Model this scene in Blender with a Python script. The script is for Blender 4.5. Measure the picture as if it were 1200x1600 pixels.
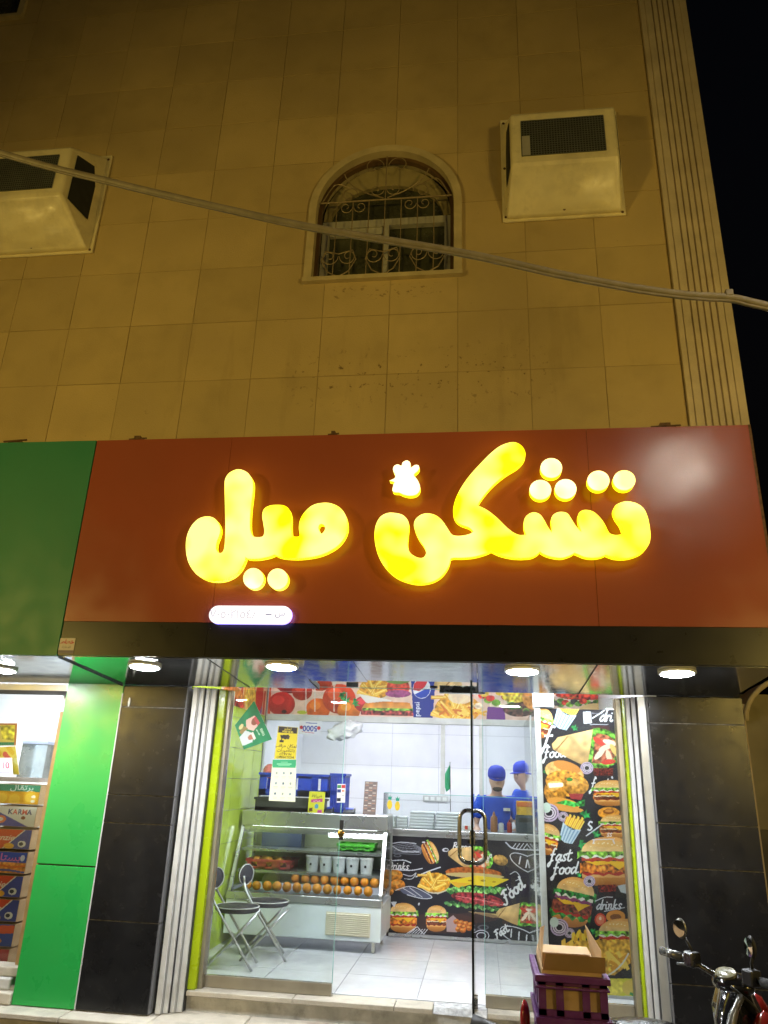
import bpy, bmesh, math, random, unicodedata
import numpy as np
from mathutils import Vector, Matrix
from mathutils.geometry import tessellate_polygon, delaunay_2d_cdt

random.seed(7); RNG = np.random.default_rng(11)
SC = bpy.context.scene
for o in list(bpy.data.objects): bpy.data.objects.remove(o)
COL = SC.collection

# ------------------------------------------------------------------ camera, world, sun, exposure
YAW, PITCH, ROLL = (math.radians(a) for a in (7.80, 20.03, 2.09))
CAM = Vector((0.0, -5.6, 1.55)); FPX = 1150.0
_f = Vector((-math.sin(YAW)*math.cos(PITCH), math.cos(YAW)*math.cos(PITCH), math.sin(PITCH)))
_r = Vector((math.cos(YAW), math.sin(YAW), 0.0)); _u = _r.cross(_f)
_R = math.cos(ROLL)*_r + math.sin(ROLL)*_u; _U = -math.sin(ROLL)*_r + math.cos(ROLL)*_u
cd = bpy.data.cameras.new('camera'); cd.sensor_fit = 'VERTICAL'; cd.sensor_height = 36.0
cd.lens = FPX/1600*36.0; cd.clip_start = 0.05; cd.clip_end = 400
cam = bpy.data.objects.new('camera', cd); COL.objects.link(cam)
cam.matrix_world = Matrix(((_R.x, _U.x, -_f.x, CAM.x), (_R.y, _U.y, -_f.y, CAM.y), (_R.z, _U.z, -_f.z, CAM.z), (0, 0, 0, 1)))
SC.camera = cam

W = bpy.data.worlds.new('World'); SC.world = W; W.use_nodes = True
nt = W.node_tree; bg = nt.nodes['Background']
sky = nt.nodes.new('ShaderNodeTexSky'); sky.sky_type = 'NISHITA'; sky.sun_disc = False
sky.sun_elevation = math.radians(-4.0); sky.sun_rotation = math.radians(200)
nt.links.new(sky.outputs[0], bg.inputs[0]); bg.inputs[1].default_value = 0.09
sd = bpy.data.lights.new('moon', 'SUN'); sd.energy = 0.012; sd.angle = math.radians(0.5); sd.color = (1.0, 0.93, 0.82)
so = bpy.data.objects.new('moon', sd); COL.objects.link(so); so.rotation_euler = (math.radians(50), 0, math.radians(25))
SC.view_settings.view_transform = 'Standard'; SC.view_settings.look = 'None'
SC.view_settings.exposure = 0.0; SC.view_settings.gamma = 1.0
SC.view_settings.use_curve_mapping = False
SC.render.engine = 'CYCLES'; SC.cycles.use_denoising = True
SC.cycles.max_bounces = 10; SC.cycles.transparent_max_bounces = 24; SC.cycles.sample_clamp_indirect = 6.0
SC.cycles.caustics_reflective = False; SC.cycles.caustics_refractive = False

def at(px, py, Y):
    """point of the photograph's pixel (1200 x 1600) on the upright plane y = Y, in metres"""
    d = _R*((px-600)/FPX) - _U*((py-800)/FPX) + _f
    t = (Y-CAM.y)/d.y
    return CAM + d*t
def atz(px, py, Z):
    d = _R*((px-600)/FPX) - _U*((py-800)/FPX) + _f
    return CAM + d*((Z-CAM.z)/d.z)
def X(px, py, Y): return at(px, py, Y).x
def Z(px, py, Y): return at(px, py, Y).z

# ------------------------------------------------------------------ materials
def lin(c):
    return tuple(((v/255)/12.92 if v/255 <= 0.04045 else ((v/255+0.055)/1.055)**2.4) for v in c)
def mat(name, col, rough=0.5, metal=0.0, var=0.12, scale=6.0, bump=0.0, bscale=60.0, coat=0.0, spec=0.5, objvar=0.0, rvar=0.08, trans=0.0, dirt=None, dirt_amt=0.0, dscale=2.5):
    m = bpy.data.materials.new(name); m.use_nodes = True; n = m.node_tree.nodes; l = m.node_tree.links
    b = n['Principled BSDF']; geo = n.new('ShaderNodeNewGeometry')
    tx = n.new('ShaderNodeTexNoise'); tx.inputs['Scale'].default_value = scale; tx.inputs['Detail'].default_value = 6
    l.new(geo.outputs['Position'], tx.inputs['Vector'])
    mp = n.new('ShaderNodeMapRange'); mp.inputs[1].default_value = 0.3; mp.inputs[2].default_value = 0.7
    mp.inputs[3].default_value = 1-var; mp.inputs[4].default_value = 1+var
    l.new(tx.outputs[0], mp.inputs[0]); val = mp.outputs[0]
    if objvar:
        oi = n.new('ShaderNodeObjectInfo'); m2 = n.new('ShaderNodeMapRange')
        m2.inputs[3].default_value = 1-objvar; m2.inputs[4].default_value = 1+objvar
        l.new(oi.outputs['Random'], m2.inputs[0]); mu = n.new('ShaderNodeMath'); mu.operation = 'MULTIPLY'
        l.new(val, mu.inputs[0]); l.new(m2.outputs[0], mu.inputs[1]); val = mu.outputs[0]
    vm = n.new('ShaderNodeVectorMath'); vm.operation = 'SCALE'; vm.inputs[0].default_value = col[:3]
    l.new(val, vm.inputs['Scale']); out = vm.outputs[0]
    if dirt:
        dn = n.new('ShaderNodeTexNoise'); dn.inputs['Scale'].default_value = dscale; dn.inputs['Detail'].default_value = 9; dn.inputs['Roughness'].default_value = 0.65
        l.new(geo.outputs['Position'], dn.inputs['Vector'])
        dm = n.new('ShaderNodeMapRange'); dm.inputs[1].default_value = 0.5; dm.inputs[2].default_value = 0.72; dm.inputs[4].default_value = dirt_amt
        l.new(dn.outputs[0], dm.inputs[0])
        mx = n.new('ShaderNodeMix'); mx.data_type = 'RGBA'; mx.inputs[7].default_value = (*dirt, 1)
        l.new(dm.outputs[0], mx.inputs[0]); l.new(out, mx.inputs[6]); out = mx.outputs[2]
    l.new(out, b.inputs['Base Color'])
    b.inputs['Metallic'].default_value = metal; b.inputs['Coat Weight'].default_value = coat
    b.inputs['Specular IOR Level'].default_value = spec; b.inputs['Transmission Weight'].default_value = trans
    rn = n.new('ShaderNodeTexNoise'); rn.inputs['Scale'].default_value = scale*2.3; rn.inputs['Detail'].default_value = 5
    l.new(geo.outputs['Position'], rn.inputs['Vector'])
    rm = n.new('ShaderNodeMapRange'); rm.inputs[1].default_value = 0.3; rm.inputs[2].default_value = 0.7
    rm.inputs[3].default_value = max(0.02, rough-rvar); rm.inputs[4].default_value = min(1, rough+rvar)
    l.new(rn.outputs[0], rm.inputs[0]); l.new(rm.outputs[0], b.inputs['Roughness'])
    if bump:
        bn = n.new('ShaderNodeTexNoise'); bn.inputs['Scale'].default_value = bscale; bn.inputs['Detail'].default_value = 4
        l.new(geo.outputs['Position'], bn.inputs['Vector'])
        bu = n.new('ShaderNodeBump'); bu.inputs['Strength'].default_value = bump; bu.inputs['Distance'].default_value = 0.01
        l.new(bn.outputs[0], bu.inputs['Height']); l.new(bu.outputs[0], b.inputs['Normal'])
    return m
def emit(name, col, strength, col2=None, scale=4.0):
    m = bpy.data.materials.new(name); m.use_nodes = True; n = m.node_tree.nodes; l = m.node_tree.links
    b = n['Principled BSDF']; b.inputs['Base Color'].default_value = (0.6, 0.6, 0.6, 1); b.inputs['Roughness'].default_value = 0.3
    b.inputs['Emission Strength'].default_value = strength; b.inputs['Emission Color'].default_value = (*col, 1)
    if col2:
        geo = n.new('ShaderNodeNewGeometry'); tx = n.new('ShaderNodeTexNoise'); tx.inputs['Scale'].default_value = scale; tx.inputs['Detail'].default_value = 1
        l.new(geo.outputs['Position'], tx.inputs['Vector'])
        mp = n.new('ShaderNodeMapRange'); mp.inputs[1].default_value = 0.35; mp.inputs[2].default_value = 0.62; l.new(tx.outputs[0], mp.inputs[0])
        mx = n.new('ShaderNodeMix'); mx.data_type = 'RGBA'; mx.inputs[6].default_value = (*col, 1); mx.inputs[7].default_value = (*col2, 1)
        l.new(mp.outputs[0], mx.inputs[0]); l.new(mx.outputs[2], b.inputs['Emission Color'])
        b.inputs['Base Color'].default_value = (0.75, 0.6, 0.05, 1)
    return m
def glass(name, tint=(0.93, 0.96, 0.95), ior=1.45, rough=0.0, haze=0.0):
    m = bpy.data.materials.new(name); m.use_nodes = True; n = m.node_tree.nodes; l = m.node_tree.links
    n.clear(); out = n.new('ShaderNodeOutputMaterial'); tr = n.new('ShaderNodeBsdfTransparent'); tr.inputs[0].default_value = (*tint, 1)
    gl = n.new('ShaderNodeBsdfGlossy'); gl.inputs['Roughness'].default_value = rough
    fr = n.new('ShaderNodeFresnel'); fr.inputs[0].default_value = ior
    mx = n.new('ShaderNodeMixShader'); l.new(fr.outputs[0], mx.inputs[0]); l.new(tr.outputs[0], mx.inputs[1]); l.new(gl.outputs[0], mx.inputs[2])
    last = mx.outputs[0]
    if haze:
        df = n.new('ShaderNodeBsdfDiffuse'); df.inputs[0].default_value = (0.8, 0.82, 0.8, 1)
        geo = n.new('ShaderNodeNewGeometry'); tx = n.new('ShaderNodeTexNoise'); tx.inputs['Scale'].default_value = 3; tx.inputs['Detail'].default_value = 7
        l.new(geo.outputs['Position'], tx.inputs['Vector'])
        mp = n.new('ShaderNodeMapRange'); mp.inputs[1].default_value = 0.35; mp.inputs[2].default_value = 0.75; mp.inputs[4].default_value = haze
        l.new(tx.outputs[0], mp.inputs[0]); m2 = n.new('ShaderNodeMixShader'); l.new(mp.outputs[0], m2.inputs[0])
        l.new(last, m2.inputs[1]); l.new(df.outputs[0], m2.inputs[2]); last = m2.outputs[0]
    l.new(last, out.inputs[0]); return m
def printed(name, rough=0.35):
    m = bpy.data.materials.new(name); m.use_nodes = True; n = m.node_tree.nodes; l = m.node_tree.links
    a = n.new('ShaderNodeAttribute'); a.attribute_name = 'ink'; b = n['Principled BSDF']
    l.new(a.outputs['Color'], b.inputs['Base Color']); b.inputs['Roughness'].default_value = rough
    return m

# ------------------------------------------------------------------ mesh building
def root_loc(p):
    v = Vector((0, 0, 0))
    while p: v += p.location; p = p.parent
    return v
def finish(name, me, mats, parent=None, smooth=False, bevel=0.0, auto=None):
    if not isinstance(mats, (list, tuple)): mats = [mats]
    for m in mats: me.materials.append(m)
    if smooth: me.polygons.foreach_set('use_smooth', [True]*len(me.polygons))
    if auto: me.set_sharp_from_angle(angle=math.radians(auto))
    o = bpy.data.objects.new(name, me); COL.objects.link(o)
    if parent:
        o.parent = parent; me.transform(Matrix.Translation(-root_loc(parent)))
    if bevel:
        b = o.modifiers.new('bevel', 'BEVEL'); b.width = bevel; b.segments = 2; b.limit_method = 'ANGLE'; b.angle_limit = math.radians(40)
    return o
class MB:
    def __init__(s): s.v = []; s.f = []; s.m = []
    def add(s, vs, fs, mi=0, M=None):
        k = len(s.v)
        for p in vs:
            p = Vector(p); s.v.append(tuple(M @ p) if M else tuple(p))
        for f in fs: s.f.append([i+k for i in f]); s.m.append(mi)
        return s
    def box(s, x0, x1, y0, y1, z0, z1, mi=0, M=None):
        return s.add([(x0,y0,z0),(x1,y0,z0),(x1,y1,z0),(x0,y1,z0),(x0,y0,z1),(x1,y0,z1),(x1,y1,z1),(x0,y1,z1)],
            [(0,3,2,1),(4,5,6,7),(0,1,5,4),(1,2,6,5),(2,3,7,6),(3,0,4,7)], mi, M)
    def hexa(s, p, mi=0, M=None):   # 8 points: bottom 4, top 4
        return s.add(p, [(0,3,2,1),(4,5,6,7),(0,1,5,4),(1,2,6,5),(2,3,7,6),(3,0,4,7)], mi, M)
    def tube(s, pts, r, n=8, mi=0, closed=False, cap=True, M=None):
        pts = [Vector(p) for p in pts]; N = len(pts); rings = []
        rr = r if isinstance(r, (list, tuple)) else [r]*N
        up = None
        for i, p in enumerate(pts):
            if closed: t = pts[(i+1) % N]-pts[i-1]
            else: t = pts[min(i+1, N-1)]-pts[max(i-1, 0)]
            t.normalize()
            if up is None:
                up = Vector((0, 0, 1)) if abs(t.z) < 0.9 else Vector((1, 0, 0))
            a = t.cross(up)
            if a.length < 1e-6: a = t.cross(Vector((0.3, 1, 0.2)))
            a.normalize(); b = a.cross(t).normalized(); up = b
            rings.append([p+rr[i]*(math.cos(2*math.pi*k/n)*a+math.sin(2*math.pi*k/n)*b) for k in range(n)])
        vs = [q for R_ in rings for q in R_]; fs = []
        for i in range(N if closed else N-1):
            j = (i+1) % N
            for k in range(n):
                k2 = (k+1) % n; fs.append((i*n+k, i*n+k2, j*n+k2, j*n+k))
        if cap and not closed: fs.append(tuple(range(n))[::-1]); fs.append(tuple((N-1)*n+k for k in range(n)))
        return s.add(vs, fs, mi, M)
    def lathe(s, prof, n=16, mi=0, M=None):   # prof: (r, z) list about z
        vs = []; fs = []
        for r, z in prof:
            for k in range(n): vs.append((r*math.cos(2*math.pi*k/n), r*math.sin(2*math.pi*k/n), z))
        for i in range(len(prof)-1):
            for k in range(n):
                k2 = (k+1) % n; fs.append((i*n+k, i*n+k2, (i+1)*n+k2, (i+1)*n+k))
        if prof[0][0] > 1e-4: fs.append(tuple(range(n))[::-1])
        if prof[-1][0] > 1e-4: fs.append(tuple((len(prof)-1)*n+k for k in range(n)))
        return s.add(vs, fs, mi, M)
    def ball(s, c, r, n=12, mi=0, sq=(1, 1, 1), M=None):
        h = max(4, n//2); prof = [(max(1e-5, math.sin(math.pi*i/h)), -math.cos(math.pi*i/h)) for i in range(h+1)]
        T = Matrix.Translation(c) @ Matrix.Diagonal((r*sq[0], r*sq[1], r*sq[2], 1))
        return s.lathe(prof, n, mi, (M @ T) if M else T)
    def prism(s, poly, y0, y1, mi=0, M=None, holes=(), side=None, back=True):
        """poly: (x, z) outline; filled at y0 (front) and y1 (back)"""
        loops = [list(poly)]+[list(h) for h in holes]
        flat = [p for L in loops for p in L]; n = len(flat)
        tris = tessellate_polygon([[Vector((p[0], p[1], 0)) for p in L] for L in loops])
        vs = [(p[0], y0, p[1]) for p in flat]+[(p[0], y1, p[1]) for p in flat]
        def area(t): a, b, c = (flat[i] for i in t); return (b[0]-a[0])*(c[1]-a[1])-(b[1]-a[1])*(c[0]-a[0])
        fs = []
        for t in tris:
            t = t if area(t) > 0 else t[::-1]
            fs.append(tuple(t))
        s.add(vs, fs, mi, M); 
        k0 = len(s.v)-2*n; mi2 = mi if side is None else side
        if back:
            for t in fs: s.f.append([k0+n+i for i in t[::-1]]); s.m.append(mi2)
        o = 0
        for L in loops:
            q = len(L); ar = sum(L[i][0]*L[(i+1) % q][1]-L[(i+1) % q][0]*L[i][1] for i in range(q))
            for i in range(q):
                j = (i+1) % q; f = [k0+o+i, k0+n+o+i, k0+n+o+j, k0+o+j]
                if (ar > 0) == (L is loops[0]): f = f[::-1]
                if L is loops[0]: f = f[::-1]
                s.f.append(f); s.m.append(mi2)
            o += q
        return s
    def build(s, name, mats, parent=None, smooth=False, bevel=0.0, auto=None):
        me = bpy.data.meshes.new(name); me.from_pydata(s.v, [], s.f)
        me.polygons.foreach_set('material_index', s.m); me.validate()
        bm = bmesh.new(); bm.from_mesh(me); bmesh.ops.delete(bm, geom=[v for v in bm.verts if not v.link_faces], context='VERTS'); bmesh.ops.recalc_face_normals(bm, faces=bm.faces); bm.to_mesh(me); bm.free()
        return finish(name, me, mats, parent, smooth, bevel, auto)
def B(x0, x1, y0, y1, z0, z1): return MB().box(x0, x1, y0, y1, z0, z1)
def tag(o, label=None, cat=None, group=None, kind=None):
    if label: o['label'] = label
    if cat: o['category'] = cat
    if group: o['group'] = group
    if kind: o['kind'] = kind
    return o
def thing(name, loc, label, cat, group=None):
    o = bpy.data.objects.new(name, None); o.empty_display_size = 0.1; COL.objects.link(o); o.location = loc
    return tag(o, label, cat, group)
def struct(o): o['kind'] = 'structure'; return o
def inst(src, name, loc, parent=None, rot=None):
    o = bpy.data.objects.new(name, src.data); COL.objects.link(o)
    for md in src.modifiers:
        b = o.modifiers.new(md.name, md.type); b.width = md.width; b.segments = md.segments; b.limit_method = md.limit_method; b.angle_limit = md.angle_limit
    o.location = loc; o.parent = parent
    if rot: o.rotation_euler = rot
    return o
def copy_tree(o, parent=None):
    c = o.copy(); COL.objects.link(c); c.parent = parent
    for ch in o.children: copy_tree(ch, c)
    return c
def smooth_loop(pts, corners=(), k=5):
    """closed Catmull-Rom through pts; indices in corners stay sharp"""
    out = []; n = len(pts); C = set(corners)
    for i in range(n):
        p1, p2 = Vector(pts[i]), Vector(pts[(i+1) % n]); p0, p3 = Vector(pts[i-1]), Vector(pts[(i+2) % n])
        if i in C: p0 = p1-(p2-p1)*0.5
        if (i+1) % n in C: p3 = p2+(p2-p1)*0.5
        for j in range(k):
            t = j/k
            q = 0.5*((2*p1)+(p2-p0)*t+(2*p0-5*p1+4*p2-p3)*t*t+(3*p1-p0-3*p2+p3)*t**3)
            out.append((q.x, q.y))
    return out
def crv(pts, k=6):
    out = []; n = len(pts)
    V = [Vector(p) for p in pts]
    for i in range(n-1):
        p1, p2 = V[i], V[i+1]; p0 = V[i-1] if i else p1*2-p2; p3 = V[i+2] if i+2 < n else p2*2-p1
        for j in range(k):
            t = j/k; out.append(0.5*((2*p1)+(p2-p0)*t+(2*p0-5*p1+4*p2-p3)*t*t+(3*p1-p0-3*p2+p3)*t**3))
    out.append(V[-1]); return out

# ------------------------------------------------------------------ lettering and printed artwork
_AF = {}
for cp in range(0xFE80, 0xFEFD):
    d = unicodedata.decomposition(chr(cp)).split()
    if len(d) == 2: _AF[(chr(int(d[1], 16)), d[0][1:-1])] = chr(cp)
_NJ = set('اأإآدذرزوةىء')
def arab(s):
    out = []
    for w in s.split(' '):
        r = []
        for i, c in enumerate(w):
            pj = i > 0 and w[i-1] not in _NJ and (w[i-1], 'isolated') in _AF
            nj = i+1 < len(w) and c not in _NJ and (w[i+1], 'isolated') in _AF and w[i+1] != 'ء'
            fm = 'medial' if pj and nj else 'final' if pj else 'initial' if nj else 'isolated'
            r.append(_AF.get((c, fm), _AF.get((c, 'isolated'), c)))
        out.append(''.join(r[::-1]))
    return ' '.join(out[::-1])
def text_tris(s, size=1.0, shear=0.0, align='CENTER', bold=0.0):
    c = bpy.data.curves.new('t', 'FONT'); c.body = s; c.size = size; c.shear = shear; c.align_x = align; c.align_y = 'CENTER'; c.offset = bold; c.resolution_u = 3
    o = bpy.data.objects.new('t', c); COL.objects.link(o)
    bpy.context.view_layer.update(); dg = bpy.context.evaluated_depsgraph_get()
    me = bpy.data.meshes.new_from_object(o.evaluated_get(dg)); me.calc_loop_triangles()
    V = [(v.co.x, v.co.y) for v in me.vertices]; T = [tuple(t.vertices) for t in me.loop_triangles]
    bpy.data.objects.remove(o); bpy.data.curves.remove(c); bpy.data.meshes.remove(me)
    return V, T
_big = RNG.random((512, 512))
def _blur(a, k):
    for ax in (0, 1):
        a = sum(np.roll(a, s, ax) for s in range(-k, k+1))/(2*k+1)
    return a
_NO = [_blur(_big, 1), _blur(_blur(_big, 2), 2), _blur(_blur(_big, 5), 5)]
_NO = [(a-a.mean())/a.std() for a in _NO]
class Art:
    """a flat print on the plane y = Y: painted by photograph pixels, held as vertex ink of a fine sheet"""
    def __init__(s, x0, x1, z0, z1, Y, res, base, to=None):
        s.x0, s.x1, s.z0, s.z1, s.Y = x0, x1, z0, z1, Y
        s.w = max(8, int((x1-x0)/res)); s.h = max(8, int((z1-z0)/res))
        s.a = np.zeros((s.h, s.w, 3)); s.a[:] = np.array(base)/255
        s.to = to or (lambda px, py: (lambda p: (p.x, p.z))(at(px, py, Y)))
        s.k = 0
    def px(s, p):
        x, z = s.to(*p)
        return ((x-s.x0)/(s.x1-s.x0)*(s.w-1), (s.z1-z)/(s.z1-s.z0)*(s.h-1))
    def fill(s, pts, col, col2=None, tex=0.0, ts=0, alpha=1.0):
        P = np.array([s.px(p) for p in pts])
        a0 = max(0, int(P[:, 0].min())); a1 = min(s.w-1, int(P[:, 0].max())+1); b0 = max(0, int(P[:, 1].min())); b1 = min(s.h-1, int(P[:, 1].max())+1)
        if a1 < a0 or b1 < b0: return
        gx, gy = np.meshgrid(np.arange(a0, a1+1), np.arange(b0, b1+1)); ins = np.zeros(gx.shape, bool)
        for i in range(len(P)):
            xa, ya = P[i-1]; xb, yb = P[i]
            if ya == yb: continue
            ins ^= ((ya > gy) != (yb > gy)) & (gx < (xb-xa)*(gy-ya)/(yb-ya)+xa)
        c = np.array(col)/255
        if col2 is not None:
            t = ((gy-P[:, 1].min())/max(1, np.ptp(P[:, 1])))[..., None]; c = c*(1-t)+np.array(col2)/255*t
        else: c = np.broadcast_to(c, gx.shape+(3,))
        if tex:
            s.k += 37; N = np.roll(_NO[ts], (s.k, s.k*3), (0, 1))
            c = c*(1+tex*N[gy % 512, gx % 512])[..., None]
        r = s.a[b0:b1+1, a0:a1+1]; r[ins] = r[ins]*(1-alpha)+np.clip(c[ins], 0, 1)*alpha
    def ell(s, cx, cy, rx, ry, col, rot=0, n=26, **k):
        ca, sa = math.cos(rot), math.sin(rot)
        s.fill([(cx+rx*math.cos(t)*ca-ry*math.sin(t)*sa, cy+rx*math.cos(t)*sa+ry*math.sin(t)*ca) for t in (2*math.pi*i/n for i in range(n))], col, **k)
    def line(s, pts, wd, col, curve=True, **k):
        P = [Vector((p[0], p[1])) for p in (crv([(*q, 0) for q in pts], 4) if curve and len(pts) > 2 else pts)]
        for a, b in zip(P[:-1], P[1:]):
            d = b-a
            if d.length < 1e-6: continue
            d.normalize(); n = Vector((-d.y, d.x))*wd/2; e = d*wd*0.3
            s.fill([a+n-e, b+n+e, b-n+e, a-n-e], col, **k)
    def text(s, t, cx, cy, size, col, rot=0, shear=0, bold=0.0, sx=1.0, align='CENTER', flip=False):
        V, T = text_tris(t, size, shear, align, bold); ca, sa = math.cos(rot), math.sin(rot)
        V = [(x*sx*(-1 if flip else 1), -y) for x, y in V]
        V = [(cx+x*ca-y*sa, cy+x*sa+y*ca) for x, y in V]
        for q in T: s.fill([V[i] for i in q], col)
    def sheet(s, name, parent, m, dy=0.0, frame=None):
        h, w = s.h, s.w; xs = np.linspace(s.x0, s.x1, w); zs = np.linspace(s.z1, s.z0, h)
        gx, gz = np.meshgrid(xs, zs); co = np.stack([gx, np.full(gx.shape, s.Y+dy), gz], -1).reshape(-1, 3)
        if frame is not None: co = frame(co)
        idx = np.arange(h*w).reshape(h, w)
        q = np.stack([idx[1:, :-1], idx[1:, 1:], idx[:-1, 1:], idx[:-1, :-1]], -1).reshape(-1, 4)
        me = bpy.data.meshes.new(name); me.vertices.add(len(co)); me.vertices.foreach_set('co', co.astype(np.float32).ravel())
        me.loops.add(q.size); me.loops.foreach_set('vertex_index', q.ravel().astype(np.int32))
        me.polygons.add(len(q)); me.polygons.foreach_set('loop_start', np.arange(0, q.size, 4, dtype=np.int32))
        me.update(); me.validate()
        c = np.clip(s.a, 0, 1); c = np.where(c <= 0.04045, c/12.92, ((c+0.055)/1.055)**2.4)*0.92
        at_ = me.attributes.new('ink', 'FLOAT_COLOR', 'POINT')
        at_.data.foreach_set('color', np.concatenate([c, np.ones((h, w, 1))], -1).astype(np.float32).ravel())
        return finish(name, me, m, parent)
# ------------------------------------------------------------------ shared materials
def wall_stone():
    m = mat('beige_stone_tile', (0.50, 0.375, 0.165), 0.75, var=0.10, scale=3.2, bump=0.35, bscale=90, objvar=0.085, dirt=(0.30, 0.22, 0.12), dirt_amt=0.38, dscale=1.6)
    n = m.node_tree.nodes; l = m.node_tree.links; b = n['Principled BSDF']; src = b.inputs['Base Color'].links[0].from_socket
    geo = n.new('ShaderNodeNewGeometry'); sp = n.new('ShaderNodeSeparateXYZ'); l.new(geo.outputs['Position'], sp.inputs[0])
    def band(s, a, b_, f):
        u = n.new('ShaderNodeMapRange'); u.inputs[1].default_value = a; u.inputs[2].default_value = a+f; l.new(s, u.inputs[0])
        d = n.new('ShaderNodeMapRange'); d.inputs[1].default_value = b_; d.inputs[2].default_value = b_-f; l.new(s, d.inputs[0])
        k = n.new('ShaderNodeMath'); k.operation = 'MULTIPLY'; l.new(u.outputs[0], k.inputs[0]); l.new(d.outputs[0], k.inputs[1]); return k.outputs[0]
    def mul(a, c):
        k = n.new('ShaderNodeMath'); k.operation = 'MULTIPLY'; l.new(a, k.inputs[0]); l.new(c, k.inputs[1]); return k.outputs[0]
    out = src
    # old glue marks and pocks where an earlier sign was fixed; rust runs under the window sill
    for (xa, xb, za, zb, f, sc, th, amt, st) in ((-1.75, 0.72, 4.50, 5.25, 0.28, 17.0, 0.60, 0.9, (1, 1, 1)), (-1.35, -0.3, 5.68, 5.86, 0.05, 15.0, 0.56, 0.7, (1, 1, 1.6)), (-6.5, 1.7, 3.6, 9.9, 0.3, 9.0, 0.70, 0.6, (1, 1, 1)), (-5, 1.7, 3.6, 6.0, 0.8, 3.2, 0.58, 0.10, (1, 1, 0.16))):
        mp = n.new('ShaderNodeMapping'); mp.inputs['Scale'].default_value = st; l.new(geo.outputs['Position'], mp.inputs[0])
        tx = n.new('ShaderNodeTexNoise'); tx.inputs['Scale'].default_value = sc; tx.inputs['Detail'].default_value = 5; tx.inputs['Roughness'].default_value = 0.6; l.new(mp.outputs[0], tx.inputs['Vector'])
        t = n.new('ShaderNodeMapRange'); t.inputs[1].default_value = th; t.inputs[2].default_value = th+0.05; t.inputs[4].default_value = amt; l.new(tx.outputs[0], t.inputs[0])
        fac = mul(t.outputs[0], mul(band(sp.outputs[0], xa, xb, f), band(sp.outputs[2], za, zb, f)))
        mx = n.new('ShaderNodeMix'); mx.data_type = 'RGBA'; mx.inputs[7].default_value = (0.15, 0.095, 0.04, 1)
        l.new(fac, mx.inputs[0]); l.new(out, mx.inputs[6]); out = mx.outputs[2]
    l.new(out, b.inputs['Base Color'])
    return m
M_WALL = wall_stone()
M_GROUT = mat('dark_grout', (0.33, 0.25, 0.11), 0.9)
M_TRIM = mat('cream_window_stone', (0.52, 0.43, 0.24), 0.7, var=0.15, bump=0.2, dirt=(0.35, 0.27, 0.15), dirt_amt=0.4)
M_PILAS = mat('cream_fluted_stone', (0.56, 0.47, 0.33), 0.75, var=0.14, scale=4, bump=0.25, dirt=(0.36, 0.27, 0.15), dirt_amt=0.4)
M_BRONZE = mat('bronze_frame', (0.13, 0.075, 0.035), 0.45, 0.3)
M_ALUF = mat('dull_aluminium_frame', (0.50, 0.48, 0.40), 0.45, 0.3, var=0.1)
M_IRON = mat('painted_iron', (0.30, 0.23, 0.13), 0.55, 0.3, var=0.2, scale=20)
M_DARKGLASS = mat('dark_window_glass', (0.050, 0.052, 0.030), 0.25, var=0.3, spec=0.5)
M_FIBRE = mat('cream_fibreglass', (0.80, 0.71, 0.44), 0.40, var=0.10, scale=5, bump=0.5, bscale=5, rvar=0.15, dirt=(0.48, 0.41, 0.25), dirt_amt=0.5, dscale=4)
M_MESH = mat('grey_wire_mesh', (0.15, 0.16, 0.14), 0.5, 0.4)
M_BLACKHOLE = mat('dark_interior', (0.022, 0.024, 0.022), 0.8)
M_RUST = mat('rusty_metal', (0.14, 0.075, 0.035), 0.8, 0.3, var=0.4, scale=30)
M_CABLE = mat('grey_cable_sheath', (0.20, 0.17, 0.115), 0.55, var=0.15, scale=25)
M_RED = mat('red_composite_panel', (0.31, 0.078, 0.038), 0.20, var=0.05, scale=2.0, rvar=0.05, bump=0.05, bscale=170, dirt=(0.27, 0.078, 0.036), dirt_amt=0.3, dscale=1.2)
M_FBLACK = mat('black_composite_band', (0.008, 0.008, 0.0085), 0.30, spec=0.3, var=0.10, scale=4, rvar=0.03)
M_GREENP = mat('green_composite_panel', (0.022, 0.20, 0.10), 0.5, var=0.05, scale=2, dirt=(0.02, 0.18, 0.09), dirt_amt=0.2, dscale=1.2)
M_GREENB = mat('bright_green_panel', (0.014, 0.31, 0.055), 0.30, var=0.04, scale=2, dirt=(0.02, 0.31, 0.05), dirt_amt=0.08, dscale=2)
M_SOFF = mat('silver_soffit_sheet', (0.52, 0.54, 0.55), 0.13, 0.9, var=0.08, rvar=0.05, bump=0.04, bscale=6)
M_SEAM = mat('dark_seam', (0.03, 0.03, 0.03), 0.6)
M_BTILE = mat('black_porcelain_tile', (0.0085, 0.0085, 0.0095), 0.24, var=0.2, scale=5, rvar=0.06, objvar=0.10, spec=0.28, bump=0.08, bscale=120, dirt=(0.022, 0.022, 0.022), dirt_amt=0.5, dscale=3.5)
M_BEDGE = mat('grey_tile_edge', (0.13, 0.13, 0.14), 0.6)
M_JOINT = mat('pale_tile_joint', (0.20, 0.20, 0.205), 0.8, var=0.6, scale=30)
M_WHITEAL = mat('white_powder_coated_aluminium', (0.54, 0.54, 0.53), 0.4, 0.0, var=0.10, scale=7, dirt=(0.36, 0.34, 0.30), dirt_amt=0.5, dscale=5)
M_LIME = mat('lime_green_gloss', (0.36, 0.47, 0.010), 0.25, var=0.05)
M_LIMET = mat('lime_wall_tile', (0.46, 0.62, 0.06), 0.15, var=0.06, objvar=0.04)
M_GREYAL = mat('grey_aluminium', (0.42, 0.42, 0.40), 0.38, 0.55, var=0.1)
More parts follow.
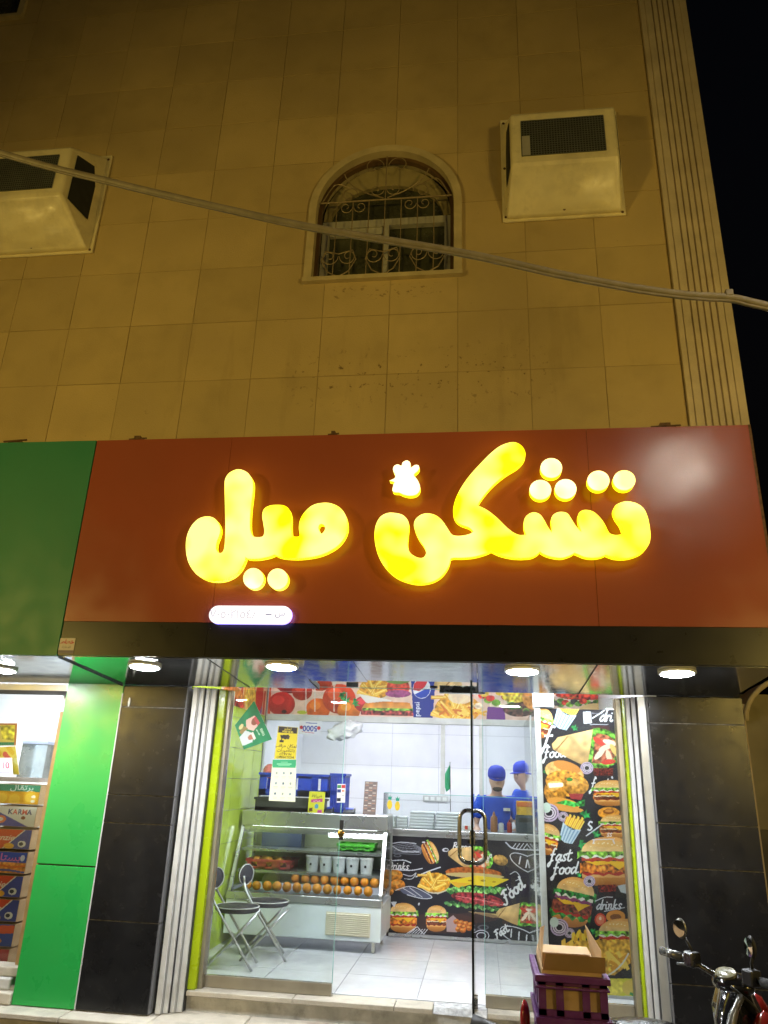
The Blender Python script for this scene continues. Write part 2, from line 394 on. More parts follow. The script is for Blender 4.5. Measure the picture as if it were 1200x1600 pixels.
M_OLIVEAL = mat('champagne_aluminium', (0.36, 0.32, 0.24), 0.42, 0.5, var=0.12)
M_STEEL = mat('stainless_steel', (0.60, 0.61, 0.62), 0.28, 0.85, var=0.04, scale=1.5, rvar=0.03)
M_STEELB = mat('brushed_steel_handle', (0.36, 0.36, 0.35), 0.25, 1.0, var=0.1)
M_GLASS = glass('clear_glass', haze=0.03)
M_GLASSC = glass('clean_glass', tint=(0.96, 0.985, 0.975))
M_GEDGE = mat('dark_green_glass_edge', (0.010, 0.014, 0.012), 0.15)
M_GEDGEL = mat('green_glass_edge', (0.25, 0.50, 0.45), 0.2)
M_STEP = mat('worn_beige_stone', (0.50, 0.45, 0.36), 0.65, var=0.14, scale=5, bump=0.3, dirt=(0.24, 0.22, 0.19), dirt_amt=0.55, dscale=6)
M_RISER = mat('stained_grey_marble', (0.46, 0.45, 0.42), 0.7, var=0.22, scale=9, bump=0.5, bscale=30, dirt=(0.13, 0.115, 0.10), dirt_amt=0.8, dscale=5)
M_STREET = mat('dusty_asphalt', (0.085, 0.078, 0.068), 0.9, var=0.3, scale=9, bump=0.6, bscale=130)
M_FLOORT = mat('white_floor_tile', (0.70, 0.71, 0.75), 0.16, var=0.05, scale=4, objvar=0.02, rvar=0.08, dirt=(0.5, 0.5, 0.52), dirt_amt=0.25, dscale=3)
M_FGROUT = mat('grey_floor_grout', (0.34, 0.34, 0.36), 0.8)
M_WHITEW = mat('white_wall_paint', (0.78, 0.79, 0.82), 0.45, var=0.04, scale=2)
M_WTILE = mat('white_wall_tile', (0.78, 0.78, 0.82), 0.15, var=0.03, objvar=0.02)
M_CEIL = mat('white_ceiling', (0.78, 0.78, 0.78), 0.8)
M_PRINT = printed('printed_vinyl', 0.3)
M_PAPER = printed('printed_card', 0.55)
M_LEDW = emit('cool_led_lens', (0.90, 0.95, 1.0), 430.0)
M_WHITEPL = mat('white_plastic', (0.78, 0.78, 0.76), 0.4, var=0.04)
M_BLACKPL = mat('black_plastic', (0.02, 0.02, 0.022), 0.42, var=0.3)
M_WOOD = mat('brown_varnished_wood', (0.36, 0.21, 0.085), 0.4, var=0.22, scale=9)

# ------------------------------------------------------------------ street, pavement, shop floor
tag(B(-60, 60, -60, 60, -0.45, -0.19).build('street', M_STREET), kind='structure')
pav = tag(B(-9, 1.78, -0.12, 3.0, -0.188, -0.036).build('pavement', M_STEP), kind='structure')
random.seed(3)
x = -8.9
while x < 1.7:                                       # stone slabs of the raised pavement before the shops
    w = 0.61; B(x, min(1.775, x+w-0.006), -0.165+random.uniform(-.003, .003), 0.34, -0.034, random.uniform(-.0035, 0.0)).build('slab', M_STEP, pav, bevel=0.006); x += w
apron = tag(B(1.785, 9, -0.10, 3.0, -0.188, -0.10).build('side_pavement', M_STEP), kind='structure')
floor = tag(B(-2.36, 1.24, 0.30, 4.7, 0.02, 0.1245).build('shop_floor', M_FGROUT), kind='structure')
ft = None; tx0, ty0, tp = -2.215, 0.345, 0.585
for i in range(-1, 7):
    for j in range(0, 4):
        xa, xb = max(-2.35, tx0+i*tp), min(1.23, tx0+(i+1)*tp-0.005); ya, yb = ty0+j*tp, ty0+(j+1)*tp-0.005
        if xb-xa < 0.03: continue
        if xb-xa > tp-0.006 and ft:
            inst(ft, 'floor_tile', (xa+tp/2, ya+tp/2, 0.127), floor)
        else:
            w, d = (xb-xa)/2, (yb-ya)/2
            o = B(-w, w, -d, d, -0.003, 0.003).build('floor_tile', M_FLOORT); o.parent = floor; o.location = ((xa+xb)/2, (ya+yb)/2, 0.127)
            if xb-xa > tp-0.006: ft = o
# shop threshold: stained marble riser with stone nosing, a nosing piece broken away by the door hinge
th = tag(B(-2.06, 1.12, 0.19, 0.32, -0.02, 0.094).build('threshold_step', M_RISER), kind='structure')
for a, b in ((-2.055, -1.30), (-1.296, -0.60), (-0.596, -0.34)): B(a, b, 0.150, 0.334, 0.096, 0.128).build('nosing_slab', M_STEP, th, bevel=0.005)
MB().hexa([(-0.335, .185, .094), (0.02, .165, .094), (0.02, .334, .094), (-0.335, .334, .094), (-0.335, .22, .128), (0.02, .20, .128), (0.02, .334, .128), (-0.335, .334, .128)]).build('broken_nosing', mat('raw_mortar', (0.5, 0.5, 0.5), 0.9, var=0.4, scale=25, bump=1.0, bscale=35), th)
B(0.024, 1.12, 0.150, 0.334, 0.096, 0.128).build('nosing_slab', M_STEP, th, bevel=0.005)

# ------------------------------------------------------------------ apartment building (upper wall)
bld = thing('apartment_building', (-2.0, 0, 2.3), 'beige stone tiled apartment building above the shop signs', 'building')
XR, ZB, ZT = 1.695, 2.75, 11.6
WINS = [(-0.868, 5.89), (-6.05, 9.90)]
def win_outline(cx, z0, r, zs, nz=0.0, n=28):
    """opening: straight jambs up to z0+0.86, half-round head"""
    s = z0+0.86
    return [(cx-r, z0+nz), (cx+r, z0+nz)]+[(cx+r*math.cos(math.pi*i/n), s+r*math.sin(math.pi*i/n)) for i in range(n+1)]
outl = [win_outline(cx, z0, 0.70, 0, 0.035) for cx, z0 in WINS]
def inside(p, poly):
    c = False
    for i in range(len(poly)):
        a, b = poly[i-1], poly[i]
        if (a[1] > p[1]) != (b[1] > p[1]) and p[0] < (b[0]-a[0])*(p[1]-a[1])/(b[1]-a[1])+a[0]: c = not c
    return c
def holed(rect, polys, y):
    vs = [Vector(p) for p in rect]; es = [(i, (i+1) % 4) for i in range(4)]
    for P in polys:
        k = len(vs); vs += [Vector(p) for p in P]; es += [(k+i, k+(i+1) % len(P)) for i in range(len(P))]
    V, E_, F, *_ = delaunay_2d_cdt(vs, es, [], 0, 1e-6)
    (xa, za), (xb, zb) = rect[0], rect[2]; m = MB(); m.v = [(v.x, y, v.y) for v in V]
    for f in F:
        c = (sum(V[i].x for i in f)/3, sum(V[i].y for i in f)/3)
        if xa < c[0] < xb and za < c[1] < zb and not any(inside(c, P) for P in polys): m.f.append(list(f)); m.m.append(0)
    return m
bw = holed([(-9, ZB), (XR+0.3, ZB), (XR+0.3, ZT), (-9, ZT)], outl, 0.0055).build('wall_backing', M_GROUT, bld)
B(-9, XR+0.42, 0.5, 8.0, ZB, ZT).build('building_core', M_WALL, bld)
TP = 0.619; ZP = 0.615; tile0 = None
for j in range(-4, 10):
    for k in range(-2, 11):
        xa, xb = -4.5+j*TP+0.0018, -4.5+(j+1)*TP-0.0018; za, zb = 4.9+k*ZP+0.003, 4.9+(k+1)*ZP-0.003
        if zb < 3.5: continue
        xb = min(xb, XR-0.004); rect = [(xa, za), (xb, za), (xb, zb), (xa, zb)]
        hit = [P for P in outl if not (xb < min(p[0] for p in P) or xa > max(p[0] for p in P) or zb < min(p[1] for p in P) or za > max(p[1] for p in P))]
        if hit:
            m = holed(rect, hit, 0.0)
            if m.f: m.build('wall_tile', M_WALL, bld)
        else:
            if tile0 is None:
                w, d = (TP-0.0036)/2, (ZP-0.006)/2; tile0 = B(-w, w, 0, 0.02, -d, d).build('wall_tile', M_WALL, None, bevel=0.003); tile0.parent = bld; o = tile0
            else: o = inst(tile0, 'wall_tile', (0, 0, 0), bld)
            o.location = Vector(((xa+xb)/2, random.uniform(-0.0022, 0.0022), (za+zb)/2))-bld.location
            o.rotation_euler = (random.uniform(-.003, .003), 0, random.uniform(-.003, .003))
# fluted corner pilaster
prof = [(1.695, 0.03), (1.695, -0.035), (1.742, -0.035), (1.742, -0.050), (1.795, -0.050)]
for k in range(5):
    g = 1.80+k*0.052; prof += [(g, -0.050), (g+0.004, -0.030), (g+0.014, -0.030), (g+0.018, -0.050)]
prof += [(2.075, -0.050), (2.075, -0.062), (2.135, -0.062), (2.135, 0.6), (2.115, 0.6)]
m = MB(); n = len(prof)
m.add([(x, y, ZB) for x, y in prof]+[(x, y, ZT) for x, y in prof], [(i, i+1, n+i+1, n+i) for i in range(n-1)])
m.build('corner_pilaster', M_PILAS, bld)
B(2.10, 2.118, 0.6, 8, ZB, ZT).build('side_wall', M_WALL, bld)
B(-9.0, XR+0.42, 0.0, 0.5, 2.62, 2.752).build('lintel', M_GROUT, bld)

def make_window(cx, z0, detail=True):
    Wn = B(cx-0.66, cx+0.66, 0.20, 0.204, z0+0.03, z0+1.52)
    Wn = MB().prism(win_outline(cx, z0, 0.69, 0, 0.03), 0.20, 0.206).build('window', M_DARKGLASS, bld)
    tag(Wn, 'arched window with scrolled iron grille' if detail else 'bottom of a dark window at the upper left')
    n = 28; s = z0+0.86; m = MB()
    ring = lambda r: [(cx-r, z0), (cx-r, s)]+[(cx+r*math.cos(math.pi-math.pi*i/n), s+r*math.sin(math.pi*i/n)) for i in range(1, n)]+[(cx+r, s), (cx+r, z0)]
    a, b = ring(0.74), ring(0.665)
    vs = [(x, -0.035, z) for x, z in a]+[(x, -0.035, z) for x, z in b]+[(x, 0.02, z) for x, z in a]+[(x, 0.19, z) for x, z in b]
    k = len(a); fs = []
    for i in range(k-1): fs += [(i, i+1, k+i+1, k+i), (i, 2*k+i, 2*k+i+1, i+1), (k+i, k+i+1, 3*k+i+1, 3*k+i)]
    m.add(vs, fs); m.box(cx-0.745, cx+0.745, -0.055, 0.19, z0, z0+0.045)
    m.build('stone_surround', M_TRIM, Wn)
    if not detail: return
    # bronze sub-frame just inside the surround and the pale inner arch
    def arc(r0, r1, y0, y1, name, mt):
        m = MB(); A, Bq = ring(r0), ring(r1); k = len(A)
        vs = [(x, y0, max(z, z0+.045)) for x, z in A]+[(x, y0, max(z, z0+.045)) for x, z in Bq]+[(x, y1, max(z, z0+.045)) for x, z in Bq]
        fs = []
        for i in range(k-1): fs += [(i, i+1, k+i+1, k+i), (k+i, k+i+1, 2*k+i+1, 2*k+i)]
        m.add(vs, fs); m.build(name, mt, Wn)
    arc(0.664, 0.63, 0.045, 0.10, 'bronze_frame', M_BRONZE)
    nb = 24; m = MB(); P = [(cx+0.63*math.cos(math.pi*i/nb), s+0.63*math.sin(math.pi*i/nb)) for i in range(nb+1)]
    Q = [(cx+0.56*math.cos(math.pi*i/nb), s-0.02+0.42*math.sin(math.pi*i/nb)) for i in range(nb+1)]
    m.add([(x, 0.15, z) for x, z in P]+[(x, 0.15, z) for x, z in Q]+[(x, 0.195, z) for x, z in Q], [(i, i+1, nb+2+i, nb+1+i) for i in range(nb)]+[(nb+1+i, nb+2+i, 2*nb+3+i, 2*nb+2+i) for i in range(nb)])
    m.build('arch_panel', mat('olive_arch_board', (0.30, 0.25, 0.12), 0.6), Wn)
    fr = MB(); zt = z0+0.80
    fr.box(cx-0.63, cx+0.63, 0.13, 0.19, zt-0.05, zt+0.03); fr.box(cx-0.63, cx-0.565, 0.13, 0.19, z0+0.045, zt-0.052); fr.box(cx+0.57, cx+0.63, 0.13, 0.19, z0+0.045, zt-0.052)
    fr.box(cx-0.015, cx+0.03, 0.12, 0.19, z0+0.045, zt-0.052); fr.box(cx-0.56, cx-0.02, 0.15, 0.19, zt-0.13, zt-0.053)
    fr.build('sliding_frame', M_ALUF, Wn)
    g = MB(); y = 0.012
    for i in range(1, 8):
        xx = cx-0.63+i*0.1575; h = s+math.sqrt(max(0.01, 0.64**2-(xx-cx)**2)) if i == 4 else s+0.10
        g.tube([(xx, y, z0+0.05), (xx+0.006, y-0.02, z0+0.4), (xx, y, h)] if i != 4 else [(xx, y, z0+.05), (xx, y, h)], 0.0052, 6)
    g.tube([(cx-0.645, y, s+0.10), (cx+0.645, y, s+0.10)], 0.009, 6)
    g.tube([(cx-0.65, y, z0+0.07), (cx+0.65, y, z0+0.07)], 0.008, 6)
    def scroll(x0, zb, d, r, turns=1.35, fl=1):
        pts = []
        for i in range(22):
            t = i/21; a = t*turns*2*math.pi; rr = r*(1-0.78*t)
            pts.append((x0+d*(r-rr*math.cos(a)), y-0.012, zb+fl*rr*math.sin(a)*1.15))
        g.tube(pts, 0.0046, 5)
    for xc in (cx-0.42, cx, cx+0.42):
        for d in (-1, 1): scroll(xc+d*0.005, z0+0.30, d, 0.085, 1.3, -1); g.tube([(xc, y-.012, z0+0.07), (xc+d*.10, y-.012, z0+.13), (xc+d*.165, y-.012, z0+0.26), (xc+d*.13, y-.012, z0+.37), (xc, y-.012, z0+.33)], 0.006, 5)
    for xc in (cx-0.31, cx+0.31):
        for d in (-1, 1): scroll(xc+d*0.005, s+0.02, d, 0.065, 1.2, -1)
    for d in (-1, 1):
        scroll(cx+d*0.01, s+0.22, d, 0.075, 1.2, -1); scroll(cx+d*0.27, s+0.17, d, 0.085, 1.2, 1); scroll(cx+d*0.02, s+0.50, d, 0.11, 0.9, 1)
        g.tube(crv([(cx+d*0.02, y, s+0.12), (cx+d*0.2, y, s+0.2), (cx+d*0.36, y, s+0.33), (cx+d*.42, y, s+.45)], 5), 0.006, 5)
        g.tube(crv([(cx+d*0.62, y, s+0.12), (cx+d*0.5, y, s+0.32), (cx+d*0.34, y, s+0.26)], 5), 0.006, 5)
    g.build('iron_grille', M_IRON, Wn)
make_window(*WINS[0]); make_window(*WINS[1], detail=False)
B(-6.8, -5.2, 0.3, 0.32, 9.8, 11.5).build('window_backing', M_BLACKHOLE, bld)

# ------------------------------------------------------------------ fibreglass hoods over the air conditioners
def ac_hood(cx, z0, hw, hf, h, dep, label):
    t = thing('air_conditioner_hood', (cx, 0, z0), label, 'air conditioner', 'fibreglass hoods on the upper wall')
    zf0, zf1 = z0+0.37*h/1.22, z0+0.84*h/1.22*1.13
    # flange on the wall
    B(cx-hw, cx+hw, -0.028, -0.004, z0-0.01, z0+h).build('wall_flange', M_FIBRE, t, bevel=0.008)
    bt = hw-0.035; tp = hw-0.05
    v = [(cx-bt, -.028, z0+.015), (cx+bt, -.028, z0+.015), (cx+tp, -.028, z0+h-.03), (cx-tp, -.028, z0+h-.03),
         (cx-bt, -.07, z0+.005), (cx+bt, -.07, z0+.005), (cx-hf, -dep, zf0), (cx+hf, -dep, zf0), (cx+hf, -dep, zf1), (cx-hf, -dep, zf1)]
    m = MB().add(v, [(4, 5, 1, 0), (6, 7, 5, 4), (9, 8, 7, 6), (3, 2, 8, 9), (0, 3, 9, 6, 4), (1, 5, 7, 8, 2)])
    o = m.build('hood', M_FIBRE, t, bevel=0.03); o.modifiers[0].segments = 4
    g = MB(); na, nb = 14, 10; vs = []      # bulging moulded lower cover
    p0, p1, p2, p3 = Vector(v[4]), Vector(v[5]), Vector(v[7]), Vector(v[6]); nn = (p1-p0).cross(p3-p0).normalized(); nn = nn if nn.y < 0 else -nn
    for j in range(nb+1):
        for i in range(na+1):
            u, w_ = .05+.90*i/na, .06+.86*j/nb; q = (p0*(1-u)+p1*u)*(1-w_)+(p3*(1-u)+p2*u)*w_
            a_ = (i/na)*2-1; b_ = (j/nb)*2-1; h_ = max(0, 1-a_*a_)**.6*max(0, 1-b_*b_)**.6
            vs.append(q+nn*(.001+.034*h_+.006*math.sin(a_*7+b_*3)*h_+.005*math.cos(b_*6-a_*4)*h_))
    g.add(vs, [(j*(na+1)+i, j*(na+1)+i+1, (j+1)*(na+1)+i+1, (j+1)*(na+1)+i) for j in range(nb) for i in range(na)]).build('lower_cover', M_FIBRE, t, smooth=True)
    # front opening: dark recess plate, a raised lip and a wire mesh
    gx0, gx1, gz0, gz1 = cx-hf*0.80, cx+hf*0.76, zf0+(zf1-zf0)*0.12, zf0+(zf1-zf0)*0.82
    op = B(gx0, gx1, -dep-0.004, -dep-0.001, gz0, gz1).build('front_opening', M_BLACKHOLE, t)
    g = MB()
    nx, nz = 30, 16
    for i in range(nx+1): xx = gx0+(gx1-gx0)*i/nx; g.box(xx-0.0035, xx+0.0035, -dep-0.008, -dep-0.0045, gz0, gz1)
    for i in range(nz+1): zz = gz0+(gz1-gz0)*i/nz; g.box(gx0, gx1, -dep-0.0115, -dep-0.0082, zz-0.0035, zz+0.0035)
    g.build('wire_mesh', M_MESH, op)
    B(gx0+.004, gx0+0.075, -dep-0.016, -dep-0.012, gz0, gz0+0.55*(gz1-gz0)).build('inner_plate', M_ALUF, op)
    for sgn in (-1, 1):   # side openings follow the slanting cheeks
        c0 = Vector((cx+sgn*bt, -.07, z0+.02)); c1 = Vector((cx+sgn*hf, -dep, zf0)); c2 = Vector((cx+sgn*hf, -dep, zf1)); c3 = Vector((cx+sgn*tp, -.028, z0+h-.04))
        def q(u, w): return (c0*(1-u)+c1*u)*(1-w)+(c3*(1-u)+c2*u)*w
        nrm = (c1-c0).cross(c3-c0).normalized(); nrm = nrm if nrm.x*sgn > 0 else -nrm
        P = [q(.16, .22)+nrm*.004, q(.80, .10)+nrm*.004, q(.80, .88)+nrm*.004, q(.30, .84)+nrm*.004, q(.16, .62)+nrm*.004]
        MB().add(P+[p+nrm*.003 for p in P], [(0, 1, 2, 3, 4), (9, 8, 7, 6, 5)]).build('side_opening', M_BLACKHOLE, t)
    b = MB()
    for (bx, bz) in ((cx-hw+.03, z0+.04), (cx+hw-.03, z0+.02), (cx-hw+.03, z0+h*.5), (cx+hw-.03, z0+h-.06), (cx-hw+.03, z0+h-.05)):
        b = MB().ball((bx, -.030, bz), .014, 8, sq=(1, .5, 1)); b.build('bolt', M_RUST, t, smooth=True)
    MB().tube([(cx, -.075, z0+.045), (cx, -.098, z0+.035)], .014, 8).build('drain_spout', M_RUST, t)
ac_hood(0.805, 6.47, 0.555, 0.475, 1.24, 0.33, 'cream fibreglass air conditioner hood to the right of the arched window')
ac_hood(-4.41, 6.40, 0.62, 0.43, 1.24, 0.42, 'cream fibreglass air conditioner hood cut by the left edge of the photo')
# ------------------------------------------------------------------ shop sign over the food shop
YF = -1.0                                            # face of the sign
SX0, SX1 = -2.778, 1.765; SZ0, SZM, SZ1 = 2.257, 2.483, 3.826
def sz(y): return 2.186-0.069*y                     # the soffit falls slightly towards the glass
sign = thing('shop_sign', (-0.5, -0.5, 2.25), 'red and black shop sign with glowing yellow Arabic lettering', 'sign')
s1, s2 = X(354, 760, YF), X(919, 720, YF)
for a, b in ((SX0, s1), (s1, s2), (s2, SX1)): B(a+0.0012, b-0.0012, YF, YF+0.03, SZM+0.001, SZ1).build('red_panel', M_RED, sign)
sb = X(322, 1000, YF)
for a, b in ((SX0, sb), (sb, SX1)): B(a+0.0008, b-0.0008, YF+0.004, YF+0.03, SZ0, SZM-0.001).build('black_band', M_FBLACK, sign)
B(SX0+.01, SX1-.01, YF+0.031, -0.06, SZ0+0.06, SZ1-0.01).build('sign_box', M_FBLACK, sign)
B(SX1-0.004, SX1+0.012, YF-.002, YF+0.03, SZ0, SZ1+.002).build('edge_strip', M_RUST, sign)
for px, w in ((215, 0.10), (520, 0.06), (1040, 0.15)):       # bent brackets lying along the top edge
    xx = X(px, 672, YF); m = MB(); m.box(xx-w/2, xx+w/2, YF+.02, YF+.06, SZ1-.008, SZ1+.014); m.box(xx-w*.2, xx+w*.25, YF+.005, YF+.05, SZ1+.014, SZ1+.035); m.tube([(xx-w*.6, YF+.01, SZ1+.008), (xx+w*.7, YF+.02, SZ1+.02)], .006, 6)
    m.build('top_bracket', M_RUST, sign)
# mirror-like soffit sheets; the middle one stops short above the doorway
def soffit(x0, x1, y1, parent, name='soffit_sheet', m_=None, z=None):
    y0 = YF+0.035; q = 0.008
    MB().hexa([(x0, y0, sz(y0)), (x1, y0, sz(y0)), (x1, y1, sz(y1)), (x0, y1, sz(y1)), (x0, y0, sz(y0)+q), (x1, y0, sz(y0)+q), (x1, y1, sz(y1)+q), (x0, y1, sz(y1)+q)]).build(name, m_ or M_SOFF, parent)
xa, xb = -1.215, -0.02
soffit(SX0+.003, xa-.002, -0.004, sign); soffit(xa+.002, -0.80, -0.30, sign); soffit(-0.796, xb-.002, -0.36, sign); soffit(xb+.002, SX1, -0.004, sign)
for xx in (xa, xb): 
    m = MB(); m.hexa([(xx-.006, -.34, sz(-.34)-.004), (xx+.006, -.34, sz(-.34)-.004), (xx+.006, -.006, sz(0)-.004), (xx-.006, -.006, sz(0)-.004), (xx-.006, -.34, sz(-.34)+.03), (xx+.006, -.34, sz(-.34)+.03), (xx+.006, -.006, sz(0)+.03), (xx-.006, -.006, sz(0)+.03)])
    m.build('soffit_edge', M_SEAM, sign)
for px0, py0, px1, py1 in ((330, 1035, 387, 1067), (941, 1034, 908, 1077)):   # dark joints between sheets
    xx = atz(px0, py0, sz(-.8)).x
    MB().hexa([(xx-.004, YF+.04, sz(YF+.04)-.002), (xx+.004, YF+.04, sz(YF+.04)-.002), (xx+.004, -.01, sz(0)-.002), (xx-.004, -.01, sz(0)-.002), (xx-.004, YF+.04, sz(YF+.04)), (xx+.004, YF+.04, sz(YF+.04)), (xx+.004, -.01, sz(0)), (xx-.004, -.01, sz(0))]).build('soffit_joint', M_SEAM, sign)

# --- glowing letters, traced outline by outline
M_LET = emit('glowing_yellow_acrylic', (1.5, 1.45, 0.0), 1.0, (1.8, 1.75, 0.40), 4.0)
M_DOT = emit('glowing_pale_acrylic', (1.8, 1.6, 0.45), 1.0, (2.0, 1.9, 0.9), 6.0)
M_EMB = emit('glowing_cream_acrylic', (2.0, 1.85, 0.95), 1.0)
M_SIDE = emit('halo_glow_returns', (1.0, 0.88, 0.0), 1.7)  # sides and backs made to glow, for a halo on the panel
M_CAN = mat('dark_letter_can', (0.12, 0.05, 0.01), 0.5)
YL0, YL1 = YF-0.105, YF-0.055
def za(p): return (270+p[0]*0.241667, 680+p[1]*0.241667)
def zb(p): return (570+p[0]*0.225, 680+p[1]*0.225)
def zc(p): return (800+p[0]*0.2, 690+p[1]*0.2)
def on_sign(pts, Y=YL0): return [(v.x, v.z) for v in (at(p[0], p[1], Y) for p in pts)]
def letter(name, pts, corners=(), holes=(), m_=None, k=4):
    P = smooth_loop(on_sign(pts), corners, k); H = [smooth_loop(on_sign(h), (), 3) for h in holes]
    o = MB().prism(P, YL0, YL1, 0, holes=H, side=1, back=True).build(name, [m_ or M_LET, M_SIDE], sign)
    # shallow can behind the lit face
    return o
mil = [(425,220),(480,240),(512,285),(518,330),(512,400),(503,470),(498,550),(500,610),(512,645),(530,658),(570,658),(586,648),(592,620),(585,570),(578,520),(588,480),(620,457),(670,450),(720,455),(752,480),(764,530),(764,590),(768,640),(782,655),(815,655),(820,640),(815,600),(822,550),(850,500),(900,455),(960,438),(1020,440),(1080,468),(1118,520),(1130,590),(1115,650),(1070,710),(1000,755),(920,782),(820,795),(740,793),(690,785),(658,770),(620,785),(560,797),(510,799),(480,795),(470,785),(465,810),(440,860),(400,905),(340,935),(280,943),(220,935),(160,905),(115,850),(92,790),(84,710),(95,640),(125,580),(170,538),(220,525),(265,535),(295,570),(306,610),(298,650),(283,690),(278,730),(290,755),(308,762),(325,750),(335,710),(340,600),(337,450),(335,330),(340,280),(370,240)]
hole = [(962,573),(980,583),(985,605),(975,625),(960,637),(948,620),(940,600),(946,580)]
tag(letter('word_lettering', [za(p) for p in mil], (42, 47), [[za(p) for p in hole[::-1]]]), 'glowing yellow word at the left of the sign')
k1 = [(1030,48),(1085,70),(1115,120),(1105,170),(1060,220),(980,270),(900,335),(840,400),(800,455),(783,487),(850,520),(920,575),(970,625),(1020,668),(1070,692)]
c1 = [(110,728),(95,680),(92,630),(105,590),(140,560),(180,553),(220,570),(250,610),(280,665),(312,712),(310,660),(305,610),(320,575),(355,553),(395,549),(435,562),(465,605),(500,660),(545,710),(525,650),(515,600),(522,560),(550,538),(590,534),(640,550),(690,595),(725,645),(755,705),(775,722),(815,730),(855,722),(865,700),(845,650),(810,600),(792,555),(795,520),(820,490),(870,470),(920,468),(980,485),(1030,525),(1060,590),(1075,660),(1082,740),(1070,800),(1030,855),(970,890),(890,910),(810,908),(765,895),(733,882),(700,897),(640,907),(570,900),(520,880),(488,867),(460,885),(400,905),(350,905),(290,893),(245,875),(218,857),(195,880),(150,902),(90,908)]
k2 = [(1080,852),(1020,848),(940,830),(877,802),(840,820),(760,842),(680,850),(620,850),(595,856),(588,890),(570,930),(530,980),(470,1015),(390,1030),(310,1020),(220,985),(150,925),(100,850),(75,770),(67,690),(78,620),(110,565),(160,540),(210,540),(265,555),(300,595),(306,640),(300,700),(297,760),(310,810),(345,840),(385,853),(412,845),(426,815),(410,770),(375,720),(350,665),(341,620),(355,580),(395,550),(440,543),(490,555),(535,590),(570,640),(600,685),(630,698),(680,697),(730,685),(755,668),(725,640),(660,615),(625,580),(613,530),(625,460),(660,380),(720,290),(800,200),(880,120),(950,70)]
pts = [zb(p) for p in k1]+[zc(p) for p in c1]+[zb(p) for p in k2]
a, b = len(k1), len(k1)+len(c1)
tag(letter('word_lettering', pts, (9, a, a+9, a+18, a+31, a+50, a+55, a+61, b+3, b+8, b+48)), 'glowing yellow word at the right of the sign')
def dot(c, rx, ry, f):
    letter('letter_dot', [f((c[0]+rx*math.cos(-2*math.pi*i/18), c[1]+ry*math.sin(-2*math.pi*i/18))) for i in range(18)], (), (), M_DOT, 2)
for c in ((521, 926), (678, 929)): dot(c, 66, 67, za)
for c in ((307, 206), (222, 376), (419, 370)): dot(c, 85, 77, zc)
for c in ((675, 305), (877, 302)): dot(c, 87, 78, zc)
hen = [(290,175),(315,190),(320,225),(345,208),(370,208),(378,228),(365,250),(340,275),(365,310),(382,350),(380,385),(355,412),(310,420),(265,410),(240,398),(205,395),(192,380),(200,340),(205,325),(172,315),(205,300),(212,280),(196,240),(205,212),(230,203),(255,212),(262,190)]
tag(letter('chicken_emblem', [zb(p) for p in hen], (19,), (), M_EMB, 3), 'small glowing chicken head above the last letter')
# lit number plate
M_PLATE = emit('white_lit_plate', (0.93, 0.93, 1.0), 1.15); M_PLS = emit('violet_plate_returns', (0.30, 0.24, 1.0), 3.5)
q = at(386.5, 957.5, YL0); hw, hh = 0.275, 0.0585
P = [(q.x+sx*(hw-hh)+hh*math.cos(t), q.z+hh*math.sin(t)) for sx, a0 in ((1, -math.pi/2), (-1, math.pi/2)) for t in (a0+math.pi*i/10 for i in range(11))]
pl = MB().prism(P, YF-0.05, YF-0.02, 0, side=1, back=True).build('number_plate', [M_PLATE, M_PLS], sign)
M_INK = mat('pale_blue_ink', (0.10, 0.14, 0.42), 0.5); M_INKF = mat('faded_grey_ink', (0.42, 0.44, 0.5), 0.5)
def text_mesh(s, cx, cz, size, y, name, m_, parent, depth=0.002, bold=0.0, shear=0.0, sx=1.0):
    V, T = text_tris(s, size, shear, 'CENTER', bold); m = MB()
    m.add([(cx+x*sx, y, cz+v) for x, v in V]+[(cx+x*sx, y+depth, cz+v) for x, v in V], [tuple(t) for t in T])
    return m.build(name, m_, parent)
M_INKE = emit('faded_lit_ink', (0.36, 0.39, 0.60), 0.9)
text_mesh('٧٠٥٠٢١٥٤٨', q.x-0.105, q.z, 0.082, YF-0.052, 'digits', M_INKE, pl, bold=0.0)
M_INKB = emit('blue_lit_ink', (0.16, 0.22, 0.55), 0.7)
text_mesh(arab('س'), q.x+0.20, q.z+0.01, 0.055, YF-0.052, 'letter_mark', M_INKB, pl, bold=0.001)
B(q.x+0.105, q.x+0.145, YF-0.0525, YF-0.0505, q.z-.003, q.z+.006).build('dash_mark', M_INKB, pl)
# maker's sticker at the lower left corner
lx0, lx1, lz0, lz1 = X(92, 1010, YF), X(116, 1010, YF), Z(103, 1021, YF), Z(103, 997, YF)
art = Art(lx0, lx1, lz0, lz1, YF+0.001, 0.0018, (214, 206, 204), to=lambda u, v: (lx0+(lx1-lx0)*u/24, lz1-(lz1-lz0)*v/24))
art.fill([(0, 19), (24, 19), (24, 24), (0, 24)], (120, 112, 140)); art.text(arab('خطاط'), 12, 6, 9, (190, 30, 40), bold=0.3); art.text(arab('للدعاية'), 12, 14, 5, (60, 50, 60))
art.sheet('maker_sticker', sign, M_PAPER, dy=-.0005)

